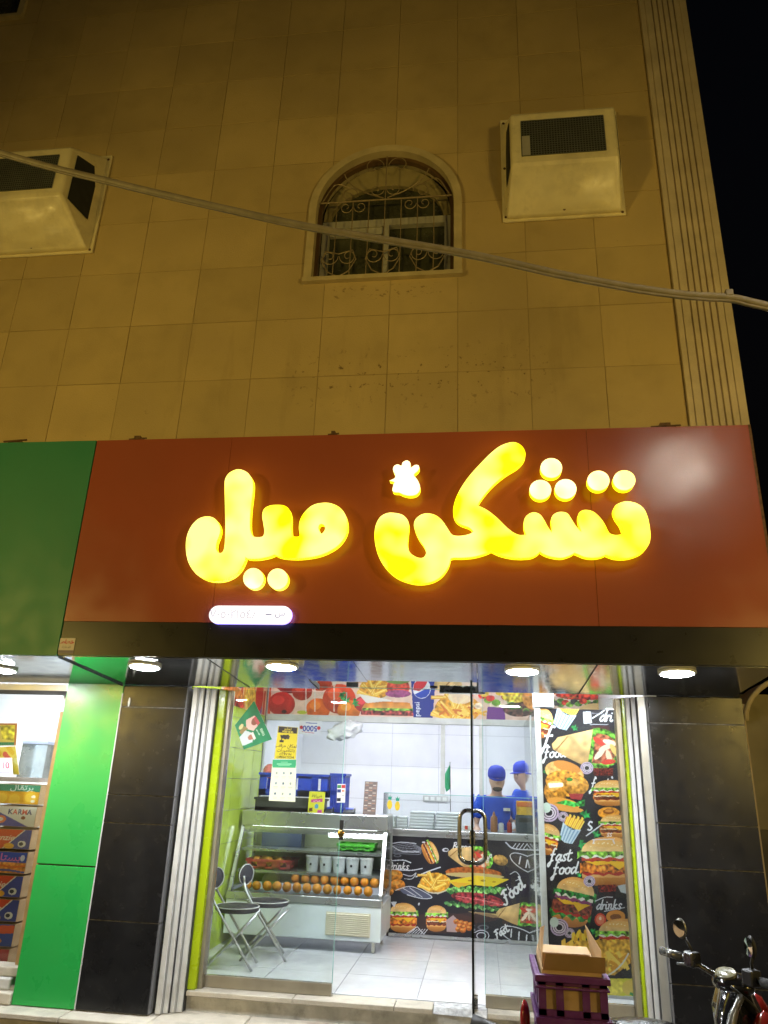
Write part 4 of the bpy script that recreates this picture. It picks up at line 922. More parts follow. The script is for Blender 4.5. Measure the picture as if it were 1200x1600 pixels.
# tall sandwich in the middle
A.ell(740, 1364, 44, 9, (176, 98, 44), rot=.05, tex=.1, ts=1); A.ell(742, 1368, 46, 4, (196, 176, 120), rot=.05)
A.fill([(700, 1376), (745, 1368), (796, 1374), (770, 1386), (735, 1382), (715, 1388)], (226, 200, 50)); A.ell(755, 1376, 4, 1.6, (166, 132, 30)); A.ell(772, 1378, 3, 1.3, (166, 132, 30)); A.ell(735, 1376, 4, 1.4, (170, 130, 34)); A.fill([(705, 1378), (735, 1380), (715, 1388)], (222, 170, 50))
for i in range(26): A.ell(702+i*3.4, 1391+3*math.sin(i*1.9), 4.2, 3.6, ((110, 172, 86), (60, 126, 58), (146, 198, 116))[i % 3], tex=.2, ts=1)
A.ell(745, 1404, 40, 9, (140, 46, 54), rot=.12, tex=.22, ts=1); A.ell(752, 1409, 38, 6, (166, 62, 66), rot=.10, tex=.22, ts=1); A.line([(712, 1400), (750, 1406), (786, 1414)], 1.0, (220, 130, 130))
for i in range(20): A.ell(698+i*4.4, 1411+i*.55+2.4*math.sin(i*2.1), 4, 2.6, ((76, 130, 70), (110, 160, 92), (48, 96, 52))[i % 3], tex=.2, ts=1)
A.fill([(730, 1424), (775, 1428), (800, 1426), (800, 1434), (770, 1434)], (206, 178, 120))
A.ell(690, 1442, 56, 16, (84, 52, 44), alpha=.5); A.ell(740, 1434, 40, 8, (80, 50, 44), alpha=.5)
script(A, 'Food', 790, 1412, 9.5, -.72, wd=.3); script(A, 'i', 796, 1392, 7, -.7); A.line([(797, 1366), (806, 1362), (813, 1372), (806, 1376)], 1.1, WH)
bread_sketch(A, 824, 1350, 30, .5); A.fill([(790, 1318), (836, 1318), (836, 1329), (806, 1328)], (28, 27, 33)); A.line([(790, 1316), (803, 1326), (836, 1328)], 2.0, WH)
for i in range(6): A.line([(800+i*6, 1326), (806+i*6, 1318)], 1.3, WH, False)
bread_sketch(A, 812, 1463, 32, .38); script(A, 'Fast', 775, 1467, 6.5, -.55, wd=.32)
burger(A, 630, 1435, 22.5, .02, 25, 0); A.fill([(610, 1409), (620, 1409), (616, 1418)], WH); script(A, 'e', 653, 1414, 3, 0)
burger(A, 682, 1436, 17, .03, 22, 2)
A.fill([(697, 1438), (708, 1430), (714, 1436), (714, 1457), (698, 1456)], (176, 150, 150)); 
for i in range(9): nugget(A, 713+(i*7.3) % 24, 1440+i*1.7, 4.6, 4.2, (214, 116, 46))
wrap(A, 808, 1428, 33, .05)
A.ell(755, 1449, 9, 4, (90, 90, 98)); A.ell(755, 1449, 6, 2.4, BK)
for r in (12, 7): A.line([(752+r*math.cos(t), 1462+r*.7*math.sin(t)) for t in (math.pi*2*i/10 for i in range(11))], 1.1, WH)
for i in range(6): A.line([(636+i*5, 1461), (648+i*4, 1452)], 1.0, WH, False)
A.line([(632, 1461), (652, 1448), (664, 1462)], 1.2, WH, False)
ct = thing('service_counter', ((cx0+cx1)/2, 2.7, .13), 'serving counter with black printed food panel across its front', 'counter')
B(cx0-.02, cx1+.03, YC+.002, YC+.55, .135, 1.04).build('body', M_STEEL, ct)
A.sheet('printed_panel', ct, M_PRINT, dy=0)
B(cx0-.02, cx1+.03, YC-.012, YC+.0, 1.030, 1.062).build('top_trim', M_STEEL, ct); B(cx0-.02, cx0-.001, YC-.012, YC, .135, 1.029).build('side_trim', M_STEEL, ct); B(cx0-.02, cx1+.03, YC-.012, YC, .135, .163).build('bottom_trim', M_STEEL, ct)
B(cx0-.06, cx1+.05, YC-.03, YC+.6, 1.063, 1.098).build('worktop', M_STEEL, ct, bevel=.004)
sc = thing('counter_glass', (-.2, YC, 1.1), 'upright glass screen standing on the serving counter', 'glass pane')
gxl = X(600, 1260, YC); B(gxl, cx1+.08, YC, YC+.008, 1.0985, 1.428).build('pane', M_GLASSC, sc); B(gxl, cx1+.08, YC-.001, YC+.009, 1.4285, 1.435).build('polished_edge', M_GEDGEL, sc); B(gxl-.006, gxl-.0005, YC, YC+.4, 1.0985, 1.43).build('end_pane', M_GLASSC, sc)

# --- tall printed panel at the right, front of the partition
YP = 0.75
px0, px1, pz0, pz1 = X(851, 1300, YP), 1.21, 0.15, Z(850, 1107, YP)
A = Art(px0, px1, pz0, pz1, YP-.004, 0.0030, BK)
def half(oy):     # the motif repeats down the panel
    burger(A, 845, 1148+oy, 22, .35, 30, 2) if oy < 100 else None
burger(A, 842, 1130, 20, .35, 26, 2); fries_cup(A, 885, 1114, 24, .45)
A.line([(926, 1122), (940, 1113), (946, 1108)], 2, WH); script(A, 'dri', 937, 1127, 9, 0, wd=.24); A.line([(922, 1114), (955, 1117)], .8, (130, 130, 140))
A.fill([(911, 1112), (923, 1112), (925, 1130), (912, 1131)], (196, 196, 200)); leaf(A, 898, 1137, 6, .3)
A.line([(922, 1132), (950, 1132)], 1.2, (170, 172, 180)); A.fill([(924, 1134), (952, 1134), (955, 1150), (926, 1150)], (70, 40, 44))
script(A, 'f', 851, 1166, 16, .05, wd=.2); script(A, 'food', 852, 1184, 8.5, -.05, wd=.26)
wrap(A, 918, 1168, 56, .10)
leaf(A, 855, 1206, 7, 0); onion(A, 917, 1200, 10, 1)
A.fill([(927, 1200), (958, 1200), (958, 1212), (928, 1212)], (96, 34, 30), tex=.3, ts=0); A.line([(930, 1214), (931, 1216)], 2.6, WH); A.line([(956, 1214), (957, 1216)], 2.6, WH)
# chicken burger
A.ell(882, 1207, 31, 17, (226, 176, 104), rot=.25, tex=.08, ts=1); A.ell(886, 1198, 22, 8, (206, 136, 62), rot=.3); A.ell(886, 1224, 34, 20, (222, 150, 54), rot=.2, tex=.14, ts=1); nugget(A, 868, 1236, 18, 20, (224, 150, 52)); nugget(A, 900, 1228, 20, 15, (228, 158, 62))
A.ell(868, 1226, 13, 6, (240, 204, 118)); A.fill([(857, 1224), (879, 1223), (880, 1229), (858, 1231)], (238, 238, 224)); A.ell(890, 1218, 5, 3, (60, 140, 56))
A.fill([(888, 1240), (912, 1240), (908, 1250), (892, 1248)], (160, 60, 60)); A.ell(880, 1255, 26, 8, (220, 150, 66), rot=.2); A.fill([(866, 1255), (884, 1250), (900, 1254), (914, 1249), (913, 1259), (896, 1261), (880, 1257)], (58, 150, 66), tex=.25, ts=1); A.ell(888, 1264, 24, 4.5, (214, 150, 70), rot=.12)
onion(A, 858, 1270, 15, 2); A.ell(854, 1262, 7, 8, (196, 214, 204)); onion(A, 880, 1276, 8, 1)
script(A, 'fast', 925, 1232, 8, -.02)
burger(A, 954, 1240, 29, 0, 22, 2); A.ell(951, 1270, 17, 9, (226, 150, 44), tex=.1, ts=1); A.ell(951, 1268, 9, 4, (150, 84, 30)); A.ell(951, 1267, 6, 2, (210, 140, 60))
burger(A, 960, 1292, 24, 0, 20, 2); script(A, 'ss', 948, 1307, 5, 0)
fries_cup(A, 893, 1293, 23, .42); leaf(A, 915, 1272, 9, .2); leaf(A, 932, 1303, 8, .5); leaf(A, 910, 1320, 9, 1.2); script(A, 's', 918, 1298, 12, -.25, wd=.2); A.line([(916, 1306), (930, 1296), (942, 1287)], 1.8, WH)
burger(A, 852, 1312, 22, .28, 26, 2)
burger(A, 951, 1348, 47, 0, 42, 0); A.line([(926, 1312), (960, 1311)], 1.3, WH); A.line([(928, 1313), (927, 1318)], 2.0, WH); A.line([(958, 1313), (960, 1318)], 2.0, WH)
script(A, 'fast', 861, 1345, 9.5, 0, wd=.25); script(A, 'food', 866, 1366, 9.5, -.04, wd=.25)
burger(A, 895, 1411, 33, .22, 42, 1); leaf(A, 905, 1367, 5, .5)
onion(A, 921, 1377, 9, 1); A.fill([(934, 1383), (962, 1382), (963, 1393), (936, 1394)], (110, 36, 30), tex=.3, ts=0)
A.fill([(965, 1384), (985, 1380), (985, 1398), (970, 1394)], (200, 206, 206)); script(A, 'drinks', 932, 1421, 7.8, -.02, wd=.25); A.line([(930, 1408), (945, 1402), (957, 1402)], 1.3, WH); A.line([(944, 1424), (960, 1421), (976, 1418)], 1.3, WH)
A.ell(938, 1437, 9, 10, (206, 66, 44)); A.ell(938, 1437, 6.5, 7.5, (226, 130, 96)); A.ell(938, 1435, 2, 2.5, (244, 220, 190))
A.ell(962, 1432, 15, 10, (218, 144, 60)); A.ell(962, 1433, 9, 5, (130, 76, 36)); leaf(A, 928, 1455, 7, .4)
burger(A, 972, 1470, 40, 0, 36, 0); onion(A, 874, 1449, 14, 2); A.ell(866, 1441, 7, 8, (200, 216, 206)); onion(A, 890, 1458, 8, 1)
for i in range(7): A.ell(896+i*4.0, 1463+4*math.sin(i*2.2), 3.2, 7, ((244, 206, 60), (226, 170, 40))[i % 2], rot=.3*math.sin(i)); 
for i in range(10): x = 878+i*6; A.fill([(x, 1490), (x+8, 1488), (x+5, 1466+(i*5) % 9), (x-1, 1470+(i*5) % 9)], ((240, 196, 74), (226, 168, 50))[i % 2])
A.fill([(900, 1470), (985, 1468), (985, 1505), (960, 1524), (900, 1522)], (226, 170, 66), tex=.14, ts=1)
for i in range(9): A.line([(948+(i*13) % 34, 1488+(i*5) % 20), (955+(i*13) % 30, 1506+(i*4) % 10)], 5, ((246, 210, 100), (214, 150, 50))[i % 2], False)
A.line([(935, 1527), (955, 1521), (972, 1506), (982, 1490)], 2.4, (222, 222, 216))
A.fill([(946, 1529), (996, 1529), (1000, 1557), (948, 1555)], (206, 200, 60)); A.ell(962, 1543, 14, 13, (222, 206, 84), tex=.08, ts=1); A.ell(984, 1543, 12, 12, (214, 186, 90)); leaf(A, 990, 1553, 7, 0)
A.fill([(948, 1555), (1000, 1557), (1000, 1561), (948, 1559)], (216, 220, 214)); A.fill([(948, 1561), (1002, 1563), (1002, 1580), (948, 1580)], (80, 80, 76))
pp = thing('printed_partition', ((px0+px1)/2, YP, .13), 'tall black food print panel on the right partition behind the glass', 'panel')
B(px0, px1, YP, YP+.04, .131, pz1).build('board', M_WHITEAL, pp); A.sheet('printed_panel', pp, M_PRINT)
B(px0-.045, px0-.001, YP-.012, YP+.05, .131, pz1+.01).build('frame_post', M_WHITEAL, pp, bevel=.003)
M_MIR = mat('polished_cladding', (0.60, 0.66, 0.64), .08, .75, rvar=.04)
B(px0-.044, px0-.036, YP+.052, 2.43, .131, pz1).build('side_cladding', M_MIR, pp); B(px0-.050, px0-.032, 1.30, 1.34, .131, pz1-.01).build('side_post', M_WHITEAL, pp)
B(px0-.05, px0+.11, YP-.02, YP+.14, pz1+.012, pz1+.15).build('beam_end', M_WHITEW, pp)
# --- long banner on the bulkhead
YN = 2.49
bx0, bx1, bz0, bz1 = XW+.022, XWR-.004, 2.19, ZC-.012
A = Art(bx0, bx1, bz0, bz1, YN, 0.0042, (222, 206, 196))
A.fill([(320, 1040), (1010, 1040), (1010, 1130), (320, 1130)], (238, 214, 200), (226, 190, 170), tex=.03, ts=2)
for i in range(6): A.fill([(362+i*10, 1118), (372+i*10, 1118), (370+i*11, 1046), (358+i*11, 1050)], ((206, 60, 30), (230, 140, 40), (240, 190, 90), (196, 50, 40), (236, 120, 30), (220, 90, 50))[i])
for cx, cy, r, c in ((452, 1062, 24, (196, 36, 36)), (440, 1100, 21, (206, 44, 40)), (472, 1080, 16, (214, 60, 40)), (500, 1060, 22, (222, 70, 30)), (497, 1108, 19, (232, 104, 26)), (530, 1092, 26, (226, 74, 36)), (545, 1110, 18, (240, 130, 40)), (520, 1050, 16, (236, 120, 30)), (568, 1100, 14, (196, 50, 60))):
    A.ell(cx, cy, r, r*.9, c, col2=tuple(int(v*.75) for v in c), tex=.06, ts=2); A.ell(cx-r*.25, cy-r*.3, r*.45, r*.35, tuple(min(255, int(v*1.25+20)) for v in c), alpha=.6)
A.ell(444, 1112, 4, 3, (60, 30, 34)); A.ell(472, 1113, 8, 3, (180, 190, 60))
for x0 in (472, 486, 516): A.fill([(x0, 1060), (x0+12, 1060), (x0+7, 1074), (x0+7, 1112), (x0+5, 1112), (x0+5, 1074)], (226, 220, 214), alpha=.8)
leaf(A, 540, 1092, 9, .2); leaf(A, 556, 1098, 8, 1.2); leaf(A, 535, 1086, 7, 2.2)
fry_bowl(A, 586, 1076, 26, 0); A.fill([(560, 1084), (612, 1094), (606, 1104), (572, 1098)], (236, 232, 228))
for cy, h in ((1108, 0),):
    A.fill([(566, 1106), (570, 1099), (600, 1096), (640, 1098), (644, 1108)], (206, 124, 48), (226, 160, 80), tex=.06, ts=2)
    A.fill([(564, 1107), (646, 1108), (646, 1119), (564, 1117)], (150, 62, 60), tex=.35, ts=1); A.fill([(566, 1106), (646, 1107), (646, 1111), (566, 1110)], (110, 150, 60), tex=.3, ts=1)
A.ell(622, 1074, 18, 16, (196, 70, 56), tex=.2, ts=1); A.ell(622, 1062, 20, 7, (110, 146, 66)); A.ell(622, 1084, 20, 6, (150, 70, 120), tex=.1, ts=1)
A.fill([(641, 1046), (682, 1046), (676, 1122), (646, 1121)], (30, 52, 150), (24, 40, 128))
A.ell(659, 1076, 14, 15.5, (232, 236, 244)); A.fill([(645.5, 1078), (647, 1068), (653, 1062), (661, 1061), (669, 1063), (664, 1073), (655, 1080)], (206, 34, 46)); A.fill([(648, 1085), (656, 1081), (664, 1077), (672, 1076), (671, 1083), (666, 1089), (658, 1091), (652, 1089)], (30, 64, 176))
A.text('pepsi', 652, 1108, 11, (226, 232, 246), rot=-math.pi/2, bold=.1)
fry_bowl(A, 715, 1108, 38, .05); A.ell(700, 1070, 22, 14, (228, 190, 130), tex=.06, ts=2); A.line([(690, 1080), (702, 1066), (716, 1058)], 1.6, (160, 110, 60)); A.ell(720, 1088, 20, 12, (240, 224, 206), alpha=.8)
for i in range(24): A.line([(684+(i*7.1) % 66, 1100+(i*3.7) % 18), (696+(i*7.1) % 66, 1106+(i*5.3) % 14)], 3.2, ((232, 176, 60), (206, 112, 40), (240, 206, 96))[i % 3], False)
for i in range(12): A.ell(745+(i*9) % 60, 1080+(i*7) % 26, 7, 5, ((222, 190, 60), (206, 54, 46), (120, 170, 60), (240, 220, 190))[i % 4], tex=.1, ts=1)
A.fill([(762, 1104), (788, 1106), (790, 1126), (760, 1124)], (110, 50, 130)); A.ell(812, 1108, 26, 12, (90, 60, 50), tex=.3, ts=1); A.ell(806, 1088, 22, 10, (214, 186, 60), tex=.2, ts=1)
for i in range(14): A.ell(800+(i*11) % 44, 1100+(i*5) % 18, 5, 3.5, ((60, 100, 44), (70, 48, 44), (130, 160, 60))[i % 3])
A.ell(838, 1090, 22, 20, (222, 150, 70), tex=.08, ts=1)
A.ell(900, 1076, 60, 11, (226, 130, 50), tex=.1, ts=1); A.ell(912, 1086, 44, 8, (196, 56, 40), tex=.3, ts=1)
for i in range(20): A.ell(862+(i*7) % 84, 1095+(i*3) % 7, 6, 4, ((130, 176, 70), (64, 60, 60), (96, 140, 56), (206, 60, 46))[i % 4], tex=.2, ts=1)
A.ell(930, 1108, 24, 9, (226, 190, 130)); A.fill([(320, 1046), (362, 1046), (362, 1128), (320, 1128)], (222, 150, 90), tex=.2, ts=2)
bn = thing('food_banner', (-.5, YN, 2.19), 'long printed food banner above the counter with a blue cola cup', 'banner')
A.sheet('printed_panel', bn, M_PAPER); B(bx0, bx1, YN+.002, YN+.009, bz0, bz1).build('board', M_WHITEW, bn)
# side banner on the left wall
sy0, sy1 = 1.0, 2.48
A = Art(0, sy1-sy0, 2.17, ZC-.012, 0, 0.006, (230, 190, 150), to=lambda u, v: (u, v))
A.fill([(0, 2.1), (1.5, 2.1), (1.5, 2.7), (0, 2.7)], (236, 200, 160), tex=.05, ts=2)
for i in range(9): A.fill([(.55+i*.1, 2.17), (.63+i*.1, 2.17), (.62+i*.1, 2.45+.1*math.sin(i*2)), (.56+i*.1, 2.45+.1*math.sin(i*2))], ((206, 60, 30), (232, 150, 50), (240, 200, 110), (120, 80, 150))[i % 4])
A.ell(.35, 2.25, .33, .10, (206, 124, 56), tex=.1, ts=1); A.ell(.36, 2.20, .34, .05, (176, 60, 44), tex=.3, ts=1); A.ell(.9, 2.3, .2, .12, (226, 176, 70), tex=.2, ts=1); A.ell(1.2, 2.35, .14, .16, (200, 50, 40))
A.ell(.5, 2.45, .2, .1, (90, 60, 140))
sbn = thing('side_banner', (XW, 1.7, 2.17), 'printed food banner along the top of the lime wall', 'banner')
A.sheet('printed_panel', sbn, M_PAPER, frame=lambda co: np.stack([np.full(len(co), XW+.004), sy0+co[:, 0], co[:, 2]], -1))
B(XW+.0005, XW+.0035, sy0, sy1, 2.17, ZC-.012).build('board', M_WHITEW, sbn)
# ------------------------------------------------------------------ display chiller
M_CHB = mat('pale_chiller_enamel', (0.62, 0.68, 0.70), .35, .0, var=.08, scale=5, dirt=(.40, .42, .40), dirt_amt=.4)
M_CREAM = mat('cream_vent_plastic', (0.62, 0.58, 0.44), .5); M_CHIN = mat('chiller_lining', (0.55, 0.60, 0.42), .3, var=.1)
CX0, CX1, CY0, CY1 = -2.30, -0.885, 1.62, 2.36
ch = thing('display_chiller', ((CX0+CX1)/2, 2.0, .13), 'glass fronted steel display chiller with oranges and buckets', 'chiller')
B(CX0, CX1, CY0, CY1, .225, .50).build('base_body', M_CHB, ch, bevel=.006)
B(CX0-.005, CX1+.005, CY0-.012, CY0+.06, .502, .56).build('front_rail', M_STEEL, ch, bevel=.004)
prof = [(CY0+.02, .561), (CY1, .561), (CY1, 1.10), (CY0+.27, 1.10)]
for nm, xa_, xb_ in (('side_frame', CX1-.03, CX1), ('side_frame', CX0, CX0+.03)):
    m = MB()
    for (a, b) in ((0, 1), (1, 2), (2, 3), (3, 0)):
        (ya, za2), (yb, zb2) = prof[a], prof[b]; c = Vector((0, yb-ya, zb2-za2)).normalized(); n_ = Vector((0, -c.z, c.y))*.028
        m.hexa([(xa_, ya, za2), (xb_, ya, za2), (xb_, yb, zb2), (xa_, yb, zb2), (xa_, ya+n_.y, za2+n_.z), (xb_, ya+n_.y, za2+n_.z), (xb_, yb+n_.y, zb2+n_.z), (xa_, yb+n_.y, zb2+n_.z)])
    m.build(nm, M_STEEL, ch)
MB().add([(CX1-.014, y, z) for y, z in prof]+[(CX1-.010, y, z) for y, z in prof], [(0, 1, 2, 3), (7, 6, 5, 4)]).build('side_glass', M_GLASSC, ch)
MB().hexa([(CX0+.03, CY0+.03, .562), (CX1-.03, CY0+.03, .562), (CX1-.03, CY0+.036, .562), (CX0+.03, CY0+.036, .562), (CX0+.03, CY0+.275, 1.10), (CX1-.03, CY0+.275, 1.10), (CX1-.03, CY0+.281, 1.10), (CX0+.03, CY0+.281, 1.10)]).build('front_glass', M_GLASSC, ch)
B(CX0, CX1, CY0+.25, CY1, 1.102, 1.235).build('top_housing', M_STEEL, ch, bevel=.006)
B(CX0+.03, CX1-.03, CY1-.03, CY1-.005, .562, 1.10).build('back_lining', M_CHIN, ch)
for zz, y0 in ((.728, CY0+.17), (.905, CY0+.24)): B(CX0+.032, CX1-.032, y0, CY1-.035, zz-.022, zz).build('shelf', M_STEEL, ch)
M_TUBE = emit('added_chiller_tube', (.92, 1.0, .92), 14.0); B(CX0+.032, CX1-.032, CY0+.262, CY0+.275, 1.045, 1.10).build('added_header_lip', M_STEEL, ch); B(CX0+.1, CX1-.1, CY0+.30, CY0+.325, 1.080, 1.100).build('added_lamp_tube', M_TUBE, ch)  # hidden tube added to brighten the inside, lip added to hide it
vx0, vx1, vz0, vz1 = -1.375, -.975, .262, .445
vt = B(vx0, vx1, CY0-.008, CY0-.001, vz0, vz1).build('vent_frame', M_CREAM, ch, bevel=.003)
m = MB()
for i in range(11): z_ = vz0+.012+i*.0152; m.hexa([(vx0+.012, CY0-.016, z_), (vx1-.012, CY0-.016, z_), (vx1-.012, CY0-.0085, z_+.006), (vx0+.012, CY0-.0085, z_+.006), (vx0+.012, CY0-.016, z_+.004), (vx1-.012, CY0-.016, z_+.004), (vx1-.012, CY0-.0085, z_+.0095), (vx0+.012, CY0-.0085, z_+.0095)])
m.build('vent_slats', M_CREAM, vt)
def caster(x, y):
    w = MB().lathe([(.036, -.012), (.045, -.008), (.045, .008), (.036, .012)], 18, 0, Matrix.Translation((x, y, .177)) @ Matrix.Rotation(math.pi/2, 4, 'Y')).build('caster', M_WHITEPL, ch, smooth=True, auto=40)
    B(x-.022, x+.022, y-.02, y+.02, .205, .2245).build('caster_fork', M_STEEL, w)
for x in (CX0+.08, CX1-.07):
    for y in (CY0+.08, CY1-.08): caster(x, y)
B(CX0+.02, CX1-.02, CY0+.05, CY1-.02, .205, .224).build('under_tray', M_RUST, ch) if False else None
# oranges
ORD = ('first', 'second', 'third', 'fourth', 'fifth', 'sixth', 'seventh', 'eighth', 'ninth', 'tenth', 'eleventh', 'twelfth', 'thirteenth')
M_ORA = mat('orange_peel', (0.88, 0.33, 0.03), .4, var=.08, scale=20, objvar=.12)
om = MB().ball((0, 0, 0), .043, 14, sq=(1, 1, .95)); o0 = om.build('orange', M_ORA, smooth=True); k = 0
spots = [(-2.15+i*.094, CY0+.115+random.uniform(-.012, .012), .605) for i in range(13)]+[(-1.72+i*.093, CY0+.195+random.uniform(-.012, .012), .672) for i in range(9)]
for i, (x, y, z) in enumerate(spots):
    x = min(x, CX1-.08); o = o0 if k == 0 else o0.copy()
    if k: COL.objects.link(o)
    o.location = (x, y, z); o.rotation_euler = (random.uniform(0, 3),)*3; s = random.uniform(.92, 1.06); o.scale = (s, s, s); k += 1
    row = 'front row' if i < 13 else 'back row'
    tag(o, '%s orange from the left in the %s at the chiller bottom' % (ORD[i if i < 13 else i-13], row), 'orange', 'oranges in the chiller, %s' % row)
# buckets
M_BUCK = mat('white_tub', (0.72, 0.73, 0.74), .35, var=.04)
for i, px in enumerate((488, 509, 530, 551, 573)):
    x = X(px, 1350, 1.90); t = thing('bucket', (x, 1.90, .729), ('%s white bucket on the middle shelf of the chiller' % ('leftmost', 'second from left', 'middle', 'second from right', 'rightmost')[i]), 'bucket', 'white buckets in the chiller')
    Mx = Matrix.Translation((x, 1.90, .729)); MB().lathe([(.052, 0), (.064, .118), (.068, .118), (.068, .130), (.055, .130)], 20, 0, Mx).build('tub', M_BUCK, t, smooth=True, auto=40)
    MB().lathe([(.067, .1302), (.067, .137), (.0001, .139)], 20, 0, Mx).build('lid', M_WHITEPL, t, smooth=True, auto=40)
    B(x-.012, x+.006, 1.90-.0655, 1.90-.0575, .785, .805).build('label_mark', M_BLACKPL, t)
# --- plastic crates
def crate(name, x0, x1, y0, y1, z0, z1, m_, label, slots=4, grid=False, notch=0.0, parent_group=None):
    t = thing(name, ((x0+x1)/2, (y0+y1)/2, z0), label, 'crate', parent_group); w = .008
    B(x0, x1, y0, y1, z0, z0+w).build('bottom', m_, t)
    def side(a, b, fx):      # a..b along the side, fx maps (s, d0, d1, za, zb) to a box
        m = MB(); H = z1-z0
        rims = [(.0, .28), (.80, 1.0)] if not grid else [(0, .1), (.46, .56), (.9, 1.0)]
        for r0, r1 in rims: fx(m, a, b, z0+H*r0, z0+H*r1)
        n = slots if not grid else 9
        for i in range(n+1):
            c = a+(b-a)*i/n; wd = (b-a)*(.10 if not grid else .03)
            fx(m, max(a, c-wd), min(b, c+wd), z0+.001, z1-.001)
        return m
    fxx = lambda yy: (lambda m, a, b, za2, zb2: m.box(a, b, yy, yy+w, za2, zb2)); fyy = lambda xx: (lambda m, a, b, za2, zb2: m.box(xx, xx+w, a, b, za2, zb2))
    side(x0, x1, fxx(y0)).build('front_side', m_, t); side(x0, x1, fxx(y1-w)).build('back_side', m_, t)
    side(y0+w, y1-w, fyy(x0)).build('end_side', m_, t); side(y0+w, y1-w, fyy(x1-w)).build('end_side', m_, t)
    m = MB(); r = .012
    for (a, b, c, d) in ((x0-r, x1+r, y0-r, y0), (x0-r, x1+r, y1, y1+r), (x0-r, x0, y0, y1), (x1, x1+r, y0, y1)): m.box(a, b, c, d, z1-.022, z1)
    m.build('rim', m_, t); return t
M_BLUE = mat('blue_crate_plastic', (0.012, 0.045, 0.42), .35, var=.1); M_DGREY = mat('dark_crate_plastic', (0.035, 0.037, 0.036), .5, var=.2)
M_LGREEN = mat('green_crate_plastic', (0.10, 0.52, 0.05), .4); M_PINK = mat('red_crate_plastic', (0.62, 0.05, 0.05), .4)
crate('plastic_crate', -2.21, -1.56, 1.97, 2.33, 1.236, 1.355, M_DGREY, 'dark grey crate on the chiller under the blue crate', 5)
crate('plastic_crate', -2.19, -1.50, 1.99, 2.31, 1.372, 1.585, M_BLUE, 'long blue plastic crate on top of the dark crate', 3)
xb0, xb1 = X(476, 1240, 2.2), X(500, 1240, 2.2)
crate('plastic_crate', -1.475, -1.335, 2.02, 2.32, 1.237, 1.60, M_BLUE, 'tall gridded blue basket beside the long blue crate', 3, grid=True)
crate('plastic_crate', -1.36, -1.02, 1.96, 2.20, .906, .975, M_LGREEN, 'bright green crate on the top shelf of the chiller', 3)
crate('plastic_crate', -2.20, -1.78, 1.84, 2.15, .729, .815, M_PINK, 'red crate of oranges on the middle shelf of the chiller', 3)
for i in range(6):
    o = o0.copy(); COL.objects.link(o); o.location = (-2.13+i*.056, 1.93+.07*(i % 2), .795); tag(o, '%s orange from the left in the red crate inside the chiller' % ORD[i], 'orange', 'oranges in the red crate')
B(-2.15, -1.75, 2.1, 2.25, .906, 1.03).build('carton', mat('dark_blue_carton', (.03, .05, .12), .5)); bpy.data.objects['carton'].location.z = 0; tag(bpy.data.objects['carton'], 'dark carton at the left of the top chiller shelf', 'carton')
q = (-1.98, 1.95, .62); pl_ = MB().lathe([(.0001, 0), (.05, .002), (.085, .018), (.088, .022), (.05, .008)], 22, 0, Matrix.Translation(q) @ Matrix.Rotation(1.25, 4, 'X')).build('plate', M_WHITEPL, smooth=True); tag(pl_, 'round white plate leaning in the left of the chiller', 'plate')
# red snack bag in the blue crate
bg_ = MB().ball((-2.12, 2.08, 1.60), .07, 14, sq=(1.0, .5, 1.0)).build('snack_bag', mat('red_white_film', (.62, .16, .14), .3, var=.5, scale=18), smooth=True); tag(bg_, 'red and white snack bag standing in the blue crate', 'bag')
# flyer, card machines, price list on the chiller top
def card(name, x0, x1, y, z0, z1, base, paint, label, cat, lean=.12, res=.003):
    wd, ht = x1-x0, z1-z0; Hh = 100*ht/wd; A = Art(0, wd, 0, ht, 0, res, base, to=lambda u, v: (wd*u/100, ht-ht*v/Hh)); paint(A, Hh)
    t = thing(name, ((x0+x1)/2, y, z0), label, cat)
    A.sheet('printed_face', t, M_PAPER, frame=lambda co: np.stack([x0+co[:, 0], y+co[:, 2]*lean-.0015, z0+co[:, 2]], -1))
    MB().hexa([(x0, y, z0), (x1, y, z0), (x1, y+.004, z0), (x0, y+.004, z0), (x0, y+lean*ht, z1), (x1, y+lean*ht, z1), (x1, y+.004+lean*ht, z1), (x0, y+.004+lean*ht, z1)]).build('card', M_WHITEPL, t); return t
def p_yel(A, H):
    A.text(arab('ضيافة'), 50, 26, 26, (60, 50, 30), bold=.5); A.fill([(14, 46), (86, 38), (88, 58), (16, 64)], (196, 40, 130)); A.text(arab('عروض'), 52, 51, 17, (240, 230, 240))
    A.ell(52, 84, 12, 14, (80, 150, 190)); A.fill([(60, 104), (88, 102), (88, 124), (60, 126)], (206, 70, 150)); A.fill([(6, 96), (28, 92), (30, 112), (8, 116)], (90, 60, 30))
card('flyer', X(482, 1260, 1.95), X(507, 1260, 1.95), 1.93, 1.236, 1.236+.19, (214, 208, 40), p_yel, 'small yellow flyer standing on the chiller top', 'flyer')
def p_list(A, H):
    A.fill([(0, 0), (100, 0), (100, H), (0, H)], (110, 92, 88))
    for i in range(12):
        for j in range(3): A.line([(8+j*30, 10+i*H/13), (30+j*30, 10+i*H/13)], 5, ((206, 190, 176), (170, 120, 96), (80, 66, 66))[(i+j) % 3], False)
card('price_list', X(568, 1250, 2.0), X(588, 1250, 2.0), 1.98, 1.236, 1.236+.30, (120, 100, 96), p_list, 'dark price list leaning on the chiller top beside the counter glass', 'price list', .25)
